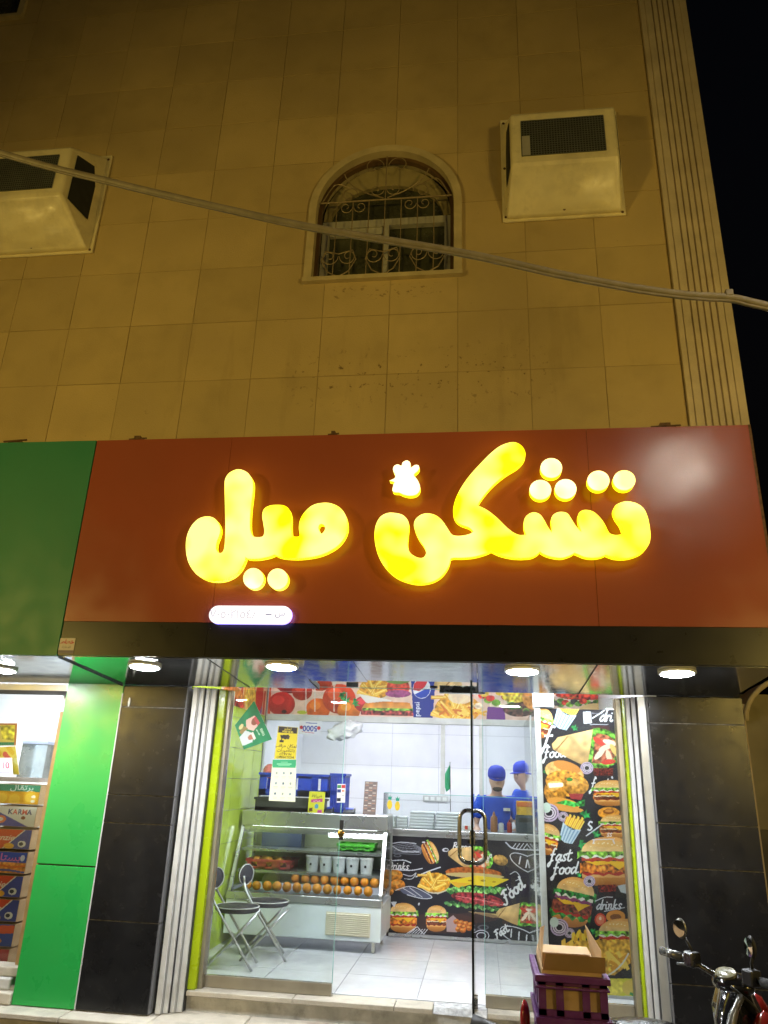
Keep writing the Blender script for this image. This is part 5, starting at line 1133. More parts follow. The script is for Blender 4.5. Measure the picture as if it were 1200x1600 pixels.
for i, (px, w, lab) in enumerate(((514, .075, 'small black card reader on the chiller top beside the flyer'), (545, .11, 'flat black card terminal on the chiller top near the price list'))):
    x = X(px, 1270, 1.95); t = thing('card_reader', (x, 1.95, 1.236), lab, 'card reader'); MB().hexa([(x-w/2, 1.90, 1.2365), (x+w/2, 1.90, 1.2365), (x+w/2, 2.02, 1.2365), (x-w/2, 2.02, 1.2365), (x-w/2, 1.91, 1.255), (x+w/2, 1.91, 1.255), (x+w/2, 2.01, 1.29), (x-w/2, 2.01, 1.29)]).build('case', M_BLACKPL, t, bevel=.006)
    MB().hexa([(x-w*.35, 1.958, 1.2755), (x+w*.35, 1.958, 1.2755), (x+w*.35, 1.998, 1.290), (x-w*.35, 1.998, 1.290), (x-w*.35, 1.957, 1.278), (x+w*.35, 1.957, 1.278), (x+w*.35, 1.997, 1.2925), (x-w*.35, 1.997, 1.2925)]).build('screen', M_BLUE, t)
def p_pay(A, H):
    for i in range(4): 
        y = 12+i*H/4.3
        A.fill([(4, y), (46, y), (46, y+H/6), (4, y+H/6)], ((60, 140, 90), (40, 60, 130), (230, 230, 232), (30, 34, 60))[i]); A.fill([(54, y), (96, y), (96, y+H/6), (54, y+H/6)], ((200, 60, 60), (240, 240, 240), (240, 240, 240), (230, 230, 234))[i])
    A.ell(68, 12+H/4.3+H/12, 9, 9, (206, 40, 40)); A.ell(80, 12+H/4.3+H/12, 9, 9, (236, 160, 40)); A.line([(60, 12+2*H/4.3+H/12), (90, 12+2*H/4.3+H/12)], 5, (30, 50, 120), False)
sticker('payment_sticker', [(527, 1225), (540, 1225), (539, 1254), (526, 1254)], YG-.0125, .0025, (226, 230, 238), 'small card payment sticker at the edge of the left pane', 'sticker', p_pay)
# upside-down paper "5000" hung under the header bar, plastic bag beside it
def p_5000(A, H):
    A.text('5000', 50, H*.55, 34, (40, 60, 170), rot=math.pi, bold=.8); A.ell(10, H*.5, 8, 8, (200, 40, 60)); A.ell(90, H*.52, 8, 8, (200, 40, 60)); A.line([(14, H*.82), (70, H*.9)], 3, (210, 120, 140)); A.line([(30, H*.16), (80, H*.18)], 4, (120, 130, 190), False)
card('paper_notice', X(468, 1130, 2.42), X(502, 1130, 2.42), 2.42, 1.985, 2.124, (232, 230, 240), p_5000, 'white paper with an upside down blue number under the banner', 'notice', 0.0)
M_FILM = mat('cloudy_plastic_film', (.80, .81, .86), .35, var=.06, scale=14, bump=.6, bscale=18)
m = MB(); bc = Vector((X(540, 1140, 2.42), 2.38, 2.035)); m.ball((0, 0, 0), 1, 26)
m.v = [tuple(bc+Vector((v[0]*.185, v[1]*.05, v[2]*.09-.05*abs(v[0])*(1 if v[0] < 0 else -.6)))*1.0+Vector((.02*math.sin(v[2]*9+v[0]*5), .012*math.sin(v[0]*13+v[2]*7), .014*math.sin(v[0]*11+v[1]*6)))) for v in m.v]
bgo = m.build('plastic_bag', M_FILM, smooth=True); tag(bgo, 'cloudy white plastic bag hanging under the banner', 'bag')
mt = MB(); x = X(553, 1150, 2.44)
# --- boxes and bottles on the counter
M_FOAM = mat('white_foam', (0.80, 0.82, 0.86), .6, var=.03); fm = None
def foam(x, y, z, w, d, h, label, grp):
    t = thing('foam_box', (x, y, z), label, 'box', grp)
    MB().hexa([(x-w*.46, y-d*.46, z), (x+w*.46, y-d*.46, z), (x+w*.46, y+d*.46, z), (x-w*.46, y+d*.46, z), (x-w/2, y-d/2, z+h*.48), (x+w/2, y-d/2, z+h*.48), (x+w/2, y+d/2, z+h*.48), (x-w/2, y+d/2, z+h*.48)]).build('base', M_FOAM, t, bevel=.003)
    MB().hexa([(x-w/2, y-d/2, z+h*.52), (x+w/2, y-d/2, z+h*.52), (x+w/2, y+d/2, z+h*.52), (x-w/2, y+d/2, z+h*.52), (x-w*.46, y-d*.46, z+h*.98), (x+w*.46, y-d*.46, z+h*.98), (x+w*.46, y+d*.46, z+h*.98), (x-w*.46, y+d*.46, z+h*.98)]).build('lid', M_FOAM, t, bevel=.003)
yk = 2.66
for px, n, lab in ((661, 6, 'left'), (701, 6, 'right')):
    for i in range(n): foam(X(px, 1280, yk)+random.uniform(-.004, .004), yk+random.uniform(-.004, .004), 1.099+i*.0275, .262, .20, .027, '%s white foam box from below in the %s tall stack on the counter' % (ORD[i], lab), 'foam boxes, %s stack' % lab)
for px, n, lab in ((611, 4, 'end'), (629, 4, 'second')):
    for i in range(n): foam(X(px, 1290, yk), yk, 1.099+i*.0275, .11, .14, .027, '%s small foam box from below in the %s short stack at the counter end' % (ORD[i], lab), 'small foam boxes, %s stack' % lab)
def bottle(px, h, r, mts, label, cap=None, y=2.60):
    x = X(px, 1290, y); t = thing('bottle', (x, y, 1.099), label, 'bottle'); Mx = Matrix.Translation((x, y, 1.099))
    MB().lathe([(r*.95, 0), (r, .01), (r, h*.66), (r*.8, h*.76), (r*.35, h*.82)], 16, 0, Mx).build('body', mts, t, smooth=True, auto=50)
    MB().lathe([(r*.42, h*.82), (r*.40, h*.88), (r*.12, h)], 12, 0, Mx).build('nozzle', cap or mts, t, smooth=True, auto=50)
bottle(772, .19, .036, mat('amber_sauce', (.42, .17, .07), .3), 'brown squeeze sauce bottle on the counter')
bottle(783, .11, .028, M_WHITEPL, 'white squeeze bottle with a blue cap on the counter', M_BLUE)
bottle(796, .12, .026, mat('ketchup_red', (.40, .03, .02), .3), 'red ketchup bottle on the counter')
x = X(731, 1292, 2.62); t = thing('paper_packet', (x, 2.62, 1.099), 'small red and white packet behind the door handle', 'packet'); B(x-.04, x+.05, 2.60, 2.66, 1.099, 1.15).build('body', M_WHITEPL, t, bevel=.004); B(x-.03, x+.0, 2.597, 2.5995, 1.11, 1.145).build('red_label', mat('red_ink', (.6, .05, .03), .5), t)
x0, x1 = X(806, 1285, 2.7), X(836, 1285, 2.7); t = thing('receipt_printer', ((x0+x1)/2, 2.7, 1.099), 'dark till machine at the right end of the counter', 'till'); B(x0, x1, 2.62, 2.80, 1.099, 1.265).build('case', mat('slate_plastic', (.05, .07, .09), .4), t, bevel=.008); B(x0+.03, x1-.03, 2.612, 2.6195, 1.20, 1.24).build('slot', M_BLACKPL, t)
t = thing('food_carton', ((x0+x1)/2, 2.7, 1.266), 'yellow and orange carton on top of the till machine', 'carton'); B(x0+.01, x1+.01, 2.64, 2.78, 1.267, 1.40).build('box', mat('yellow_carton', (.72, .42, .03), .5, var=.3, scale=14), t, bevel=.003); B(x0+.012, x1+.0, 2.634, 2.6385, 1.345, 1.39).build('orange_band', mat('orange_ink', (.62, .15, .02), .5), t)
for px, py, lab in ((609, 1254, 'left'), (621, 1256, 'right')):
    p = at(px, py, YC-.006); t = thing('pineapple_sticker', p, 'small %s pineapple sticker on the counter glass' % lab, 'sticker', 'pineapple stickers')
    MB().prism([(p.x+.026*math.cos(a), p.z-.02+.045*math.sin(a)) for a in (2*math.pi*i/14 for i in range(14))], p.y, p.y+.002).build('fruit', mat('pineapple_yellow', (.8, .55, .03), .4), t)
    MB().prism([(p.x-.02, p.z+.065), (p.x-.016, p.z+.027), (p.x+.016, p.z+.027), (p.x+.022, p.z+.065), (p.x+.008, p.z+.05), (p.x, p.z+.075), (p.x-.008, p.z+.05)], p.y, p.y+.002).build('leaves', mat('leaf_teal', (.02, .32, .20), .4), t)
p = at(681, 1248, YB-.013); t = thing('socket_strip', (p.x, YB, p.z), 'white row of sockets on the kitchen back wall', 'socket'); B(p.x-.16, p.x+.16, YB-.03, YB-.0125, p.z-.035, p.z+.035).build('plate', M_WHITEAL, t, bevel=.004)
for i in range(4): B(p.x-.14+i*.075, p.x-.09+i*.075, YB-.034, YB-.0305, p.z-.02, p.z+.02).build('switch', M_WHITEPL, t)
# small green flag standing behind the counter glass
x = X(703, 1240, 2.72); zt = Z(700, 1192, 2.72); t = thing('table_flag', (x, 2.72, 1.099), 'small drooping green flag on the counter', 'flag')
MB().tube([(x+.01, 2.72, 1.10), (x, 2.72, zt+.01)], .004, 6).build('pole', M_STEELB, t); MB().lathe([(.035, 0), (.035, .008), (.008, .014)], 12, 0, Matrix.Translation((x+.01, 2.72, 1.0985))).build('base', M_BLACKPL, t)
m = MB(); n = 10; vs = []; 
for i in range(n+1):
    for j in range(5): u = i/n; v = j/4; wd = .008+.065*math.sin(min(1, u*1.5)*math.pi/2)*(1-.55*max(0, u-.6)/.4); vs.append((x-v*wd, 2.715+.018*math.sin(v*7+u*3), zt-.26*u-.03*v))
m.add(vs, [(i*5+j, i*5+j+1, i*5+j+6, i*5+j+5) for i in range(n) for j in range(4)]); fo = m.build('cloth', mat('flag_green', (.06, .42, .20), .7, var=.15), t, smooth=True)
md = fo.modifiers.new('thick', 'SOLIDIFY'); md.thickness = .002

# ------------------------------------------------------------------ people behind the counter
M_SKIN = mat('skin', (.64, .41, .29), .5, var=.06); M_SHIRT = mat('blue_work_shirt', (.012, .07, .52), .8, var=.12, scale=14, bump=.2, bscale=20); M_TROU = mat('dark_trousers', (.03, .03, .04), .85); M_BEARD = mat('dark_beard', (.05, .04, .035), .8); M_CAP = mat('blue_cap_cloth', (.012, .035, .42), .75, var=.1)
def skin_obj(name, V, E_, root, m_, parent, loc, sub=2):
    me = bpy.data.meshes.new(name); bm = bmesh.new(); sk = bm.verts.layers.skin.verify(); bv = []
    for i, v in enumerate(V):
        b = bm.verts.new(v[0]); r = v[1]; b[sk].radius = r if isinstance(r, tuple) else (r, r); b[sk].use_root = (i == root); bv.append(b)
    for a, b in E_: bm.edges.new((bv[a], bv[b]))
    bm.to_mesh(me); bm.free(); me.materials.append(m_)
    o = bpy.data.objects.new(name, me); COL.objects.link(o); o.parent = parent
    s = o.modifiers.new('skin', 'SKIN'); s.use_smooth_shade = True; u = o.modifiers.new('sub', 'SUBSURF'); u.levels = sub; u.render_levels = sub
    return o
def person(loc, label, lean=0.0, turn=0.0, bow=0.25, beard=True):
    t = thing('person', loc, label, 'person'); t.rotation_euler.z = turn
    d = lean
    V = [((0, 0, .90), .125), ((0, -d*.3, 1.08), .12), ((0, -d*.8, 1.27), (.15, .115)), ((0, -d, 1.40), .075), ((0, -d-.02, 1.455), .055), ((0, -d-.06-bow*.08, 1.515), (.068, .075)), ((0, -d-.05-bow*.07, 1.585), (.082, .098)), ((0, -d-.03-bow*.04, 1.655), (.074, .088)),
         ((.17, -d*.9, 1.365), .065), ((.245, -d-.02, 1.12), .047), ((.20, -d-.24, 1.03), .034), ((.185, -d-.30, 1.02), (.038, .02)),
         ((-.17, -d*.9, 1.365), .065), ((-.245, -d-.02, 1.12), .047), ((-.20, -d-.24, 1.03), .034), ((-.185, -d-.30, 1.02), (.038, .02)),
         ((.09, 0, .82), .088), ((.10, -.02, .47), .06), ((.10, .02, .09), .045), ((.10, -.15, .035), .04), ((-.09, 0, .82), .088), ((-.10, -.02, .47), .06), ((-.10, .02, .09), .045), ((-.10, -.15, .035), .04),
         ((0, -d-.165-bow*.08, 1.555), .013), ((.084, -d-.04-bow*.06, 1.57), .018), ((-.084, -d-.04-bow*.06, 1.57), .018)]
    E_ = [(0, 1), (1, 2), (2, 3), (3, 4), (4, 5), (5, 6), (6, 7), (2, 8), (8, 9), (9, 10), (10, 11), (2, 12), (12, 13), (13, 14), (14, 15), (0, 16), (16, 17), (17, 18), (18, 19), (0, 20), (20, 21), (21, 22), (22, 23), (6, 24), (6, 25), (6, 26)]
    for hnd, sg in ((11, 1), (15, -1)):
        hx, hy, hz_ = V[hnd][0]
        for f in range(5):
            o = (f-1.5)*.02; k = len(V)
            if f == 4: V += [((hx-sg*.045, hy+.0, hz_), .010), ((hx-sg*.055, hy-.03, hz_-.01), .008)]
            else: V += [((hx+o, hy-.045, hz_-.005), .009), ((hx+o, hy-.085+abs(o)*.4, hz_-.03), .008)]
            E_ += [(hnd, k), (k, k+1)]
    skin_obj('body', V, E_, 0, M_SKIN, t, loc)
    S = [((0, 0, .86), .145), ((0, -d*.3, 1.08), .135), ((0, -d*.8, 1.27), (.165, .13)), ((0, -d, 1.395), .085), ((0, -d-.012, 1.43), .068), ((.17, -d*.9, 1.365), .08), ((.235, -d-.02, 1.17), .066), ((-.17, -d*.9, 1.365), .08), ((-.235, -d-.02, 1.17), .066)]
    sh = skin_obj('shirt', S, [(0, 1), (1, 2), (2, 3), (3, 4), (2, 5), (5, 6), (2, 7), (7, 8)], 0, M_SHIRT, t, loc)
    skin_obj('trousers', [((0, 0, .90), .135), ((.09, 0, .80), .1), ((.10, -.02, .47), .075), ((.10, .02, .12), .065), ((-.09, 0, .80), .1), ((-.10, -.02, .47), .075), ((-.10, .02, .12), .065)], [(0, 1), (1, 2), (2, 3), (0, 4), (4, 5), (5, 6)], 0, M_TROU, t, loc)
    hc = Vector((0, -d-.04-bow*.055, 1.615)); R_ = Matrix.Translation(hc) @ Matrix.Rotation(bow*.45, 4, 'X')
    m = MB(); N = 18; prof = [(.104, -.005), (.106, .03), (.098, .07), (.07, .10), (.03, .113), (.0001, .116)]
    m.lathe(prof, N, 0, R_ @ Matrix.Diagonal((.92, 1.1, 1, 1)))
    cp = m.build('cap', M_CAP, None, smooth=True); cp.parent = t
    bm_ = MB(); vs = []; fs = []
    for i in range(11):
        a = math.pi*(i/10)*.8+math.pi*1.1; vs += [(math.cos(a)*.088, math.sin(a)*.108, .0), (math.cos(a)*.095, math.sin(a)*.11-.065*math.sin(math.pi*i/10), -.012)]
    for i in range(10): fs.append((2*i, 2*i+1, 2*i+3, 2*i+2))
    bm_.add(vs, fs, 0, R_); br = bm_.build('cap_brim', M_CAP, None, smooth=True); br.parent = t; md = br.modifiers.new('t', 'SOLIDIFY'); md.thickness = .005
    for sg in (-1, 1):
        e = MB().ball((sg*.03, -d-.128-bow*.085, 1.575), .011, 8).build('eye', M_BLACKPL, None, smooth=True); e.parent = t
    if beard: bd = MB().ball((0, -d-.085-bow*.1, 1.487), .056, 12, sq=(.95, .8, .5)).build('beard', M_BEARD, None, smooth=True); bd.parent = t
    e = MB().box(.06, .13, -d*.9-.134, -d*.9-.130, 1.27, 1.30).build('shirt_badge', M_WHITEPL, None); e.parent = t
    return t
person((.15, 3.16, .02), 'person in blue cap and shirt looking down behind the counter', lean=.12, turn=.08, bow=.42)
person((.545, 3.35, .085), 'person in blue cap half hidden behind the printed partition', lean=.05, turn=-.95, bow=.2, beard=False)

# ------------------------------------------------------------------ folding chairs
M_NAVY = mat('dark_navy_vinyl', (.032, .030, .042), .45, var=.15); M_PIPE = mat('pale_piping', (.6, .6, .6), .5); M_CHR = mat('grey_steel_tube', (.46, .47, .48), .35, .75)
def chair(x, y, rz, label):
    t = thing('folding_chair', (0, 0, 0), label, 'chair', 'folding chairs by the left pane')
    P = lambda s: MB()
    for sg in (-1, 1):
        w = .15
        MB().tube(crv([(.19, sg*w, .0), (.02, sg*w, .27), (-.15, sg*w*.95, .54), (-.195, sg*.085, .64), (-.205, sg*.07, .72)], 4), .0105, 8).build('back_leg', M_CHR, t, smooth=True)
        MB().tube([(-.185, sg*(w-.024), .0), (.02, sg*(w-.024), .24), (.185, sg*(w-.024), .445)], .0105, 8).build('front_leg', M_CHR, t, smooth=True)
    MB().tube([(-.14, -.126, .052), (-.14, .126, .052)], .008, 8).build('stretcher', M_CHR, t); MB().tube([(.13, -.15, .095), (.13, .15, .095)], .008, 8).build('stretcher', M_CHR, t)
    Mx = Matrix.Translation((.015, 0, .452)) @ Matrix.Diagonal((1.0, .95, 1, 1))
    MB().lathe([(.10, -.004), (.165, 0), (.176, .012), (.176, .034), (.166, .046), (.10, .052), (.0001, .053)], 28, 0, Mx).build('seat', M_NAVY, t, smooth=True)
    MB().tube([(.015+.176*math.cos(2*math.pi*i/28), .167*math.sin(2*math.pi*i/28), .494) for i in range(28)], .0045, 6, closed=True).build('seat_piping', M_PIPE, t, smooth=True)
    BR = Matrix.Translation((-.195, 0, .725)) @ Matrix.Rotation(-.75, 4, 'Z'); MB().ball((0, 0, 0), .1, 20, sq=(.22, .9, .95), M=BR).build('backrest', M_NAVY, t, smooth=True)
    MB().tube([(.012, .088*math.cos(2*math.pi*i/24), .093*math.sin(2*math.pi*i/24)) for i in range(24)], .0045, 6, closed=True, M=BR).build('back_piping', M_PIPE, t, smooth=True)
    t.location = (x, y, .1305); t.rotation_euler.z = rz; t.scale = (1, 1, .86); return t
chair(-1.985, .90, .15, 'dark round folding chair nearest the glass, left one of the pair')
chair(-1.83, 1.26, .30, 'dark round folding chair behind the other, nearer the chiller')
# ------------------------------------------------------------------ scooter with crates, parked on the street
M_GLOSSB = mat('black_gloss_paint', (.012, .012, .014), .12, var=.2, coat=.6); M_GLOSSR = mat('red_gloss_paint', (.24, .018, .014), .2, coat=.4); M_SILV = mat('silver_paint', (.24, .24, .23), .3, .7); M_CHROME = mat('scratched_chrome', (.17, .17, .17), .25, 1.0)
M_RUB = mat('tyre_rubber', (.018, .018, .018), .85); M_SEAT = mat('wrapped_black_seat', (.014, .014, .016), .22, bump=.8, bscale=22); M_TAIL = mat('red_lens', (.30, .010, .010), .12, coat=.7); M_MIRR = mat('mirror_glass', (.75, .75, .75), .03, 1.0); M_DARKM = mat('dark_engine_metal', (.05, .05, .05), .5, .5)
bk = thing('motor_scooter', (0, 0, 0), 'black and red motor scooter parked before the right pillar', 'scooter')
G = 0.0
def wheel(x):
    w = MB().tube([(x+.19*math.cos(2*math.pi*i/28), 0, .245+.19*math.sin(2*math.pi*i/28)) for i in range(28)], .052, 10, closed=True).build('wheel', M_RUB, bk, smooth=True)
    MB().lathe([(.145, -.02), (.15, -.03), (.15, .03), (.145, .02)], 24, 0, Matrix.Translation((x, 0, .245)) @ Matrix.Rotation(math.pi/2, 4, 'X')).build('rim', M_SILV, w)
    m = MB()
    for i in range(5): a = 2*math.pi*i/5; m.tube([(x, 0, .245), (x+.147*math.cos(a), 0, .245+.147*math.sin(a))], .016, 6)
    m.tube([(x, -.07, .245), (x, .07, .245)], .03, 10); m.build('spokes', M_SILV, w)
wheel(0.0); wheel(1.20)
MB().tube(crv([(-.25, 0, .72), (.1, 0, .62), (.35, 0, .38), (.62, 0, .27), (.85, 0, .33), (.93, 0, .62), (.86, 0, .90)], 5), .03, 10).build('frame', M_DARKM, bk, smooth=True)
for sg in (-1, 1):
    MB().tube([(1.20, sg*.075, .245), (1.02, sg*.06, .60), (.93, sg*.03, .78)], .018, 8).build('fork_leg', M_SILV, bk, smooth=True)
    MB().tube([(0, sg*.10, .245), (-.08, sg*.11, .60)], .022, 8).build('shock_absorber', M_CHROME, bk)
    MB().hexa([(-.22, sg*.06, .50), (.40, sg*.06, .36), (.40, sg*.13, .36), (-.22, sg*.11, .50), (-.28, sg*.06, .70), (.42, sg*.06, .68), (.42, sg*.14, .66), (-.28, sg*.12, .68)]).build('side_panel', M_GLOSSR if sg < 0 else M_GLOSSB, bk, bevel=.02)
B(.05, .38, -.10, .10, .22, .42).build('engine', M_DARKM, bk, bevel=.02)
MB().tube(crv([(.25, -.12, .25), (.0, -.15, .24), (-.32, -.15, .34)], 4), [.03]*9, 10).build('exhaust', M_CHROME, bk, smooth=True)
B(.36, .86, -.16, .16, .30, .335).build('foot_board', M_BLACKPL, bk, bevel=.01)
# seat
s = MB().ball((.52, 0, .755), .1, 22, sq=(2.2, 1.25, .62)); s.build('seat', M_SEAT, bk, smooth=True)
# leg shield and front cowl
def loft(name, rings, m_, parent=None):
    m = MB(); n = len(rings[0]); vs = [p for r in rings for p in r]; fs = [(i*n+j, i*n+(j+1) % n, (i+1)*n+(j+1) % n, (i+1)*n+j) for i in range(len(rings)-1) for j in range(n)]
    fs += [tuple(range(n))[::-1], tuple((len(rings)-1)*n+j for j in range(n))]
    return m.add(vs, fs).build(name, m_, parent or bk, smooth=True, auto=50)
def ring(cx, cz, rx, ry, n=16, bend=0.0): return [(cx+rx*math.cos(2*math.pi*i/n)+bend*abs(math.sin(2*math.pi*i/n)), ry*math.sin(2*math.pi*i/n), cz) for i in range(n)]
sh = loft('leg_shield', [ring(.93, .36, .06, .14), ring(.95, .52, .09, .23, bend=-.05), ring(.92, .72, .10, .25, bend=-.08), ring(.89, .88, .09, .20, bend=-.06), ring(.88, .975, .06, .12, bend=-.03)], M_GLOSSB)
for sg in (-1, 1):
    MB().tube(crv([(.89, sg*.125, .97), (.835, sg*.205, .88), (.815, sg*.255, .72), (.86, sg*.235, .52), (.90, sg*.15, .38)], 4), [.014]*3+[.018]*8+[.012]*6, 8).build('silver_trim', M_SILV, sh, smooth=True)
    MB().ball((.965, sg*.15, .80), .07, 14, sq=(.85, 1.1, 1.9)).build('red_cowl', M_GLOSSR, sh, smooth=True)
MB().tube(crv([(.93, -.19, .66), (.99, -.22, .64), (1.02, -.22, .67), (1.01, -.22, .70)], 4), .007, 8).build('bag_hook', M_CHROME, sh, smooth=True)
MB().ball((1.03, 0, .80), .075, 14, sq=(.6, 1.1, .9)).build('headlight', M_CHROME, bk, smooth=True)
MB().hexa([(1.02, -.06, .42), (1.33, -.06, .47), (1.33, .06, .47), (1.02, .06, .42), (1.04, -.05, .47), (1.32, -.05, .51), (1.32, .05, .51), (1.04, .05, .47)]).build('front_mudguard', M_GLOSSR, bk, bevel=.02)
# rear rack and tail
m = MB()
for sg in (-1, 1): m.tube([(-.02, sg*.11, .665), (.36, sg*.11, .665)], .011, 8); m.tube([(.12, sg*.11, .665), (.14, sg*.10, .52)], .011, 8)
for xx in (-.01, .10, .22, .34): m.tube([(xx, -.15, .667), (xx, .15, .667)], .010, 8)
m.build('rear_rack', M_DARKM, bk)
MB().ball((-.012, .03, .745), .06, 14, sq=(.40, .62, 1.35)).build('tail_lamp', M_TAIL, bk, smooth=True)
for sg in (-1, 1): MB().ball((-.02, sg*.15, .56), .035, 12, sq=(.8, 1, .8)).build('rear_indicator', mat('amber_lens', (.5, .14, .01), .15), bk, smooth=True)
B(-.27, -.255, -.09, .09, .36, .52).build('number_plate', M_WHITEPL, bk, bevel=.003)
# handlebar assembly, steered to the left
hbp = Vector((.865, 0, 1.0)); SR = Matrix.Translation(hbp) @ Matrix.Rotation(.70, 4, 'Z') @ Matrix.Translation(-hbp)
hs = MB(); 
bar = MB().tube(crv([(.80, .33, 1.045), (.82, .20, 1.04), (.855, .09, 1.005), (.865, 0, .985), (.855, -.09, 1.005), (.82, -.20, 1.04), (.80, -.33, 1.045)], 5), .012, 10, M=SR).build('handlebar', M_CHROME, bk, smooth=True)
for sg in (-1, 1):
    MB().tube([(.80, sg*.34, 1.045), (.813, sg*.225, 1.042)], .0185, 12, M=SR).build('grip', M_RUB if sg < 0 else M_SILV, bar, smooth=True)
    MB().tube(crv([(.835, sg*.19, 1.03), (.87, sg*.22, 1.01), (.865, sg*.32, .995)], 4), .006, 6, M=SR).build('brake_lever', M_SILV, bar, smooth=True)
    MB().box(.79, .845, sg*.165-.028, sg*.165+.028, 1.015, 1.075, M=SR).build('switch_block', M_CHROME if sg > 0 else M_BLACKPL, bar, bevel=.008)
    MB().tube([(.825, sg*.165, 1.07), (.815, sg*.175, 1.10), (.81, sg*.19, 1.125)], .006, 8, M=SR).build('mirror_stem', M_DARKM, bar, smooth=True)
    mm = SR @ Matrix.Translation((.80, sg*.20, 1.16)) @ Matrix.Rotation(sg*.25, 4, 'Z')
    mr = MB().ball((0, 0, 0), .042, 18, sq=(.28, .72, 1.0), M=mm).build('mirror_housing', M_SILV if sg > 0 else M_DARKM, bar, smooth=True)
    MB().lathe([(.030, 0), (.030, .003), (.0001, .004)], 18, 0, mm @ Matrix.Translation((-.0115, 0, 0)) @ Matrix.Rotation(-math.pi/2, 4, 'Y') @ Matrix.Diagonal((1.15, .95, 1, 1))).build('mirror_glass', M_MIRR, mr)
cl = MB().ball((.875, 0, .985), .075, 16, sq=(.9, 1.35, .62), M=SR).build('instrument_cowl', M_GLOSSB, bk, smooth=True)
MB().lathe([(.036, 0), (.038, .010), (.034, .013), (.0001, .014)], 18, 0, SR @ Matrix.Translation((.845, 0, 1.02)) @ Matrix.Rotation(-.5, 4, 'Y') @ Matrix.Diagonal((.9, 1.4, 1, 1))).build('gauge', mat('clouded_gauge', (.20, .19, .12), .25), cl, smooth=True, auto=40)
for pts in ([(.855, .12, 1.0), (.93, .15, .93), (.95, .04, .82)], [(.855, -.12, 1.0), (.95, -.14, .92), (.95, -.03, .80)]): MB().tube(crv(pts, 5), .005, 6).build('control_cable', M_BLACKPL, bk, smooth=True)
bk.location = (.19, -1.665, -.19); bk.rotation_euler.z = -.21
# purple crates on the rack, carton standing inside
M_PURP = mat('purple_crate_plastic', (.115, .022, .155), .45, var=.15, scale=12, dirt=(.12, .08, .12), dirt_amt=.5, dscale=12)
M_CARD = mat('brown_cardboard', (.46, .30, .15), .8, var=.10, scale=10, bump=.15, bscale=200); M_CARDD = mat('outer_cardboard', (.36, .22, .10), .8, var=.1, scale=10)
def pcrate(z0, z1, label, lift=0):
    t = thing('plastic_crate', (0.375, -1.71, z0), label, 'crate', 'purple crates on the scooter rack'); x0, x1, y0, y1 = .232, .518, -1.90, -1.52; w = .009; H = z1-z0
    B(x0+.01, x1-.01, y0+.01, y1-.01, z0, z0+.01).build('bottom', M_PURP, t)
    def face(a, b, bx):
        m = MB()
        for r0, r1 in ((0, .16), (.74, 1.0)): bx(m, a, b, z0+H*r0, z0+H*r1)
        for c, wd in ((0, .11), (.31, .055), (.69, .055), (1, .11)):
            cc = a+(b-a)*c; d = (b-a)*wd; bx(m, max(a, cc-d), min(b, cc+d), z0+.002, z1-.002)
        return m
    fx = lambda y: (lambda m, a, b, c, d: m.box(a, b, y, y+w, c, d)); fy = lambda x: (lambda m, a, b, c, d: m.box(x, x+w, a, b, c, d))
    face(x0, x1, fx(y0)).build('front_side', M_PURP, t); face(x0, x1, fx(y1-w)).build('back_side', M_PURP, t); face(y0+w, y1-w, fy(x0)).build('end_side', M_PURP, t); face(y0+w, y1-w, fy(x1-w)).build('end_side', M_PURP, t)
    m = MB(); r = .014
    for (a, b, c, d) in ((x0-r, x1+r, y0-r, y0), (x0-r, x1+r, y1, y1+r), (x0-r, x0, y0, y1), (x1, x1+r, y0, y1)): m.box(a, b, c, d, z1-.026, z1-.001); m.box(a+.004, b-.004, c+.004, d-.004, z0+H*.66, z0+H*.72)
    m.build('rim', M_PURP, t, bevel=.003)
    return t
pcrate(.489, .640, 'lower purple crate of the stack on the scooter rack'); pcrate(.642, .795, 'upper purple crate with the open carton on the scooter rack')
def carton(z0, z1, label, flaps):
    t = thing('carton', (.375, -1.71, z0), label, 'carton'); x0, x1, y0, y1 = .250, .500, -1.882, -1.54; w = .004
    m = MB(); m.box(x0, x1, y0, y0+w, z0, z1); m.box(x0, x1, y1-w, y1, z0, z1); m.box(x0, x0+w, y0+w, y1-w, z0, z1); m.box(x1-w, x1, y0+w, y1-w, z0, z1); m.box(x0+w, x1-w, y0+w, y1-w, z0, z0+w)
    m.build('box_walls', M_CARD, t)
    if flaps:
        def flap(p, nm='flap', mt=M_CARD): MB().add(p+[Vector(q)+Vector((.0025, -.0025, .001)) for q in p], [(0, 1, 2, 3), (7, 6, 5, 4), (0, 4, 5, 1), (1, 5, 6, 2), (2, 6, 7, 3), (3, 7, 4, 0)]).build(nm, mt, t)
        flap([Vector((x0, y0+.02, z1)), Vector((x0, y1-.01, z1)), Vector((x0+.04, y1-.02, z1+.115)), Vector((x0+.01, y0+.20, z1+.125))])
        flap([Vector((x1, y0+.01, z1)), Vector((x1, y1-.02, z1)), Vector((x1-.03, y1-.10, z1+.14)), Vector((x1+.006, y0+.03, z1+.075))])
        flap([Vector((x0+.006, y0-.001, z1-.004)), Vector((x1+.014, y0-.001, z1-.004)), Vector((x1+.012, y0-.038, z1+.062)), Vector((x0+.016, y0-.038, z1+.064))], 'front_flap', M_CARDD)
        flap([Vector((x0, y1, z1)), Vector((x1, y1, z1)), Vector((x1-.01, y1+.07, z1+.02)), Vector((x0+.01, y1+.07, z1+.02))])
    return t
carton(.500, .628, 'closed brown carton inside the lower purple crate', False); carton(.653, .812, 'open brown cardboard box with raised flaps in the upper purple crate', True)

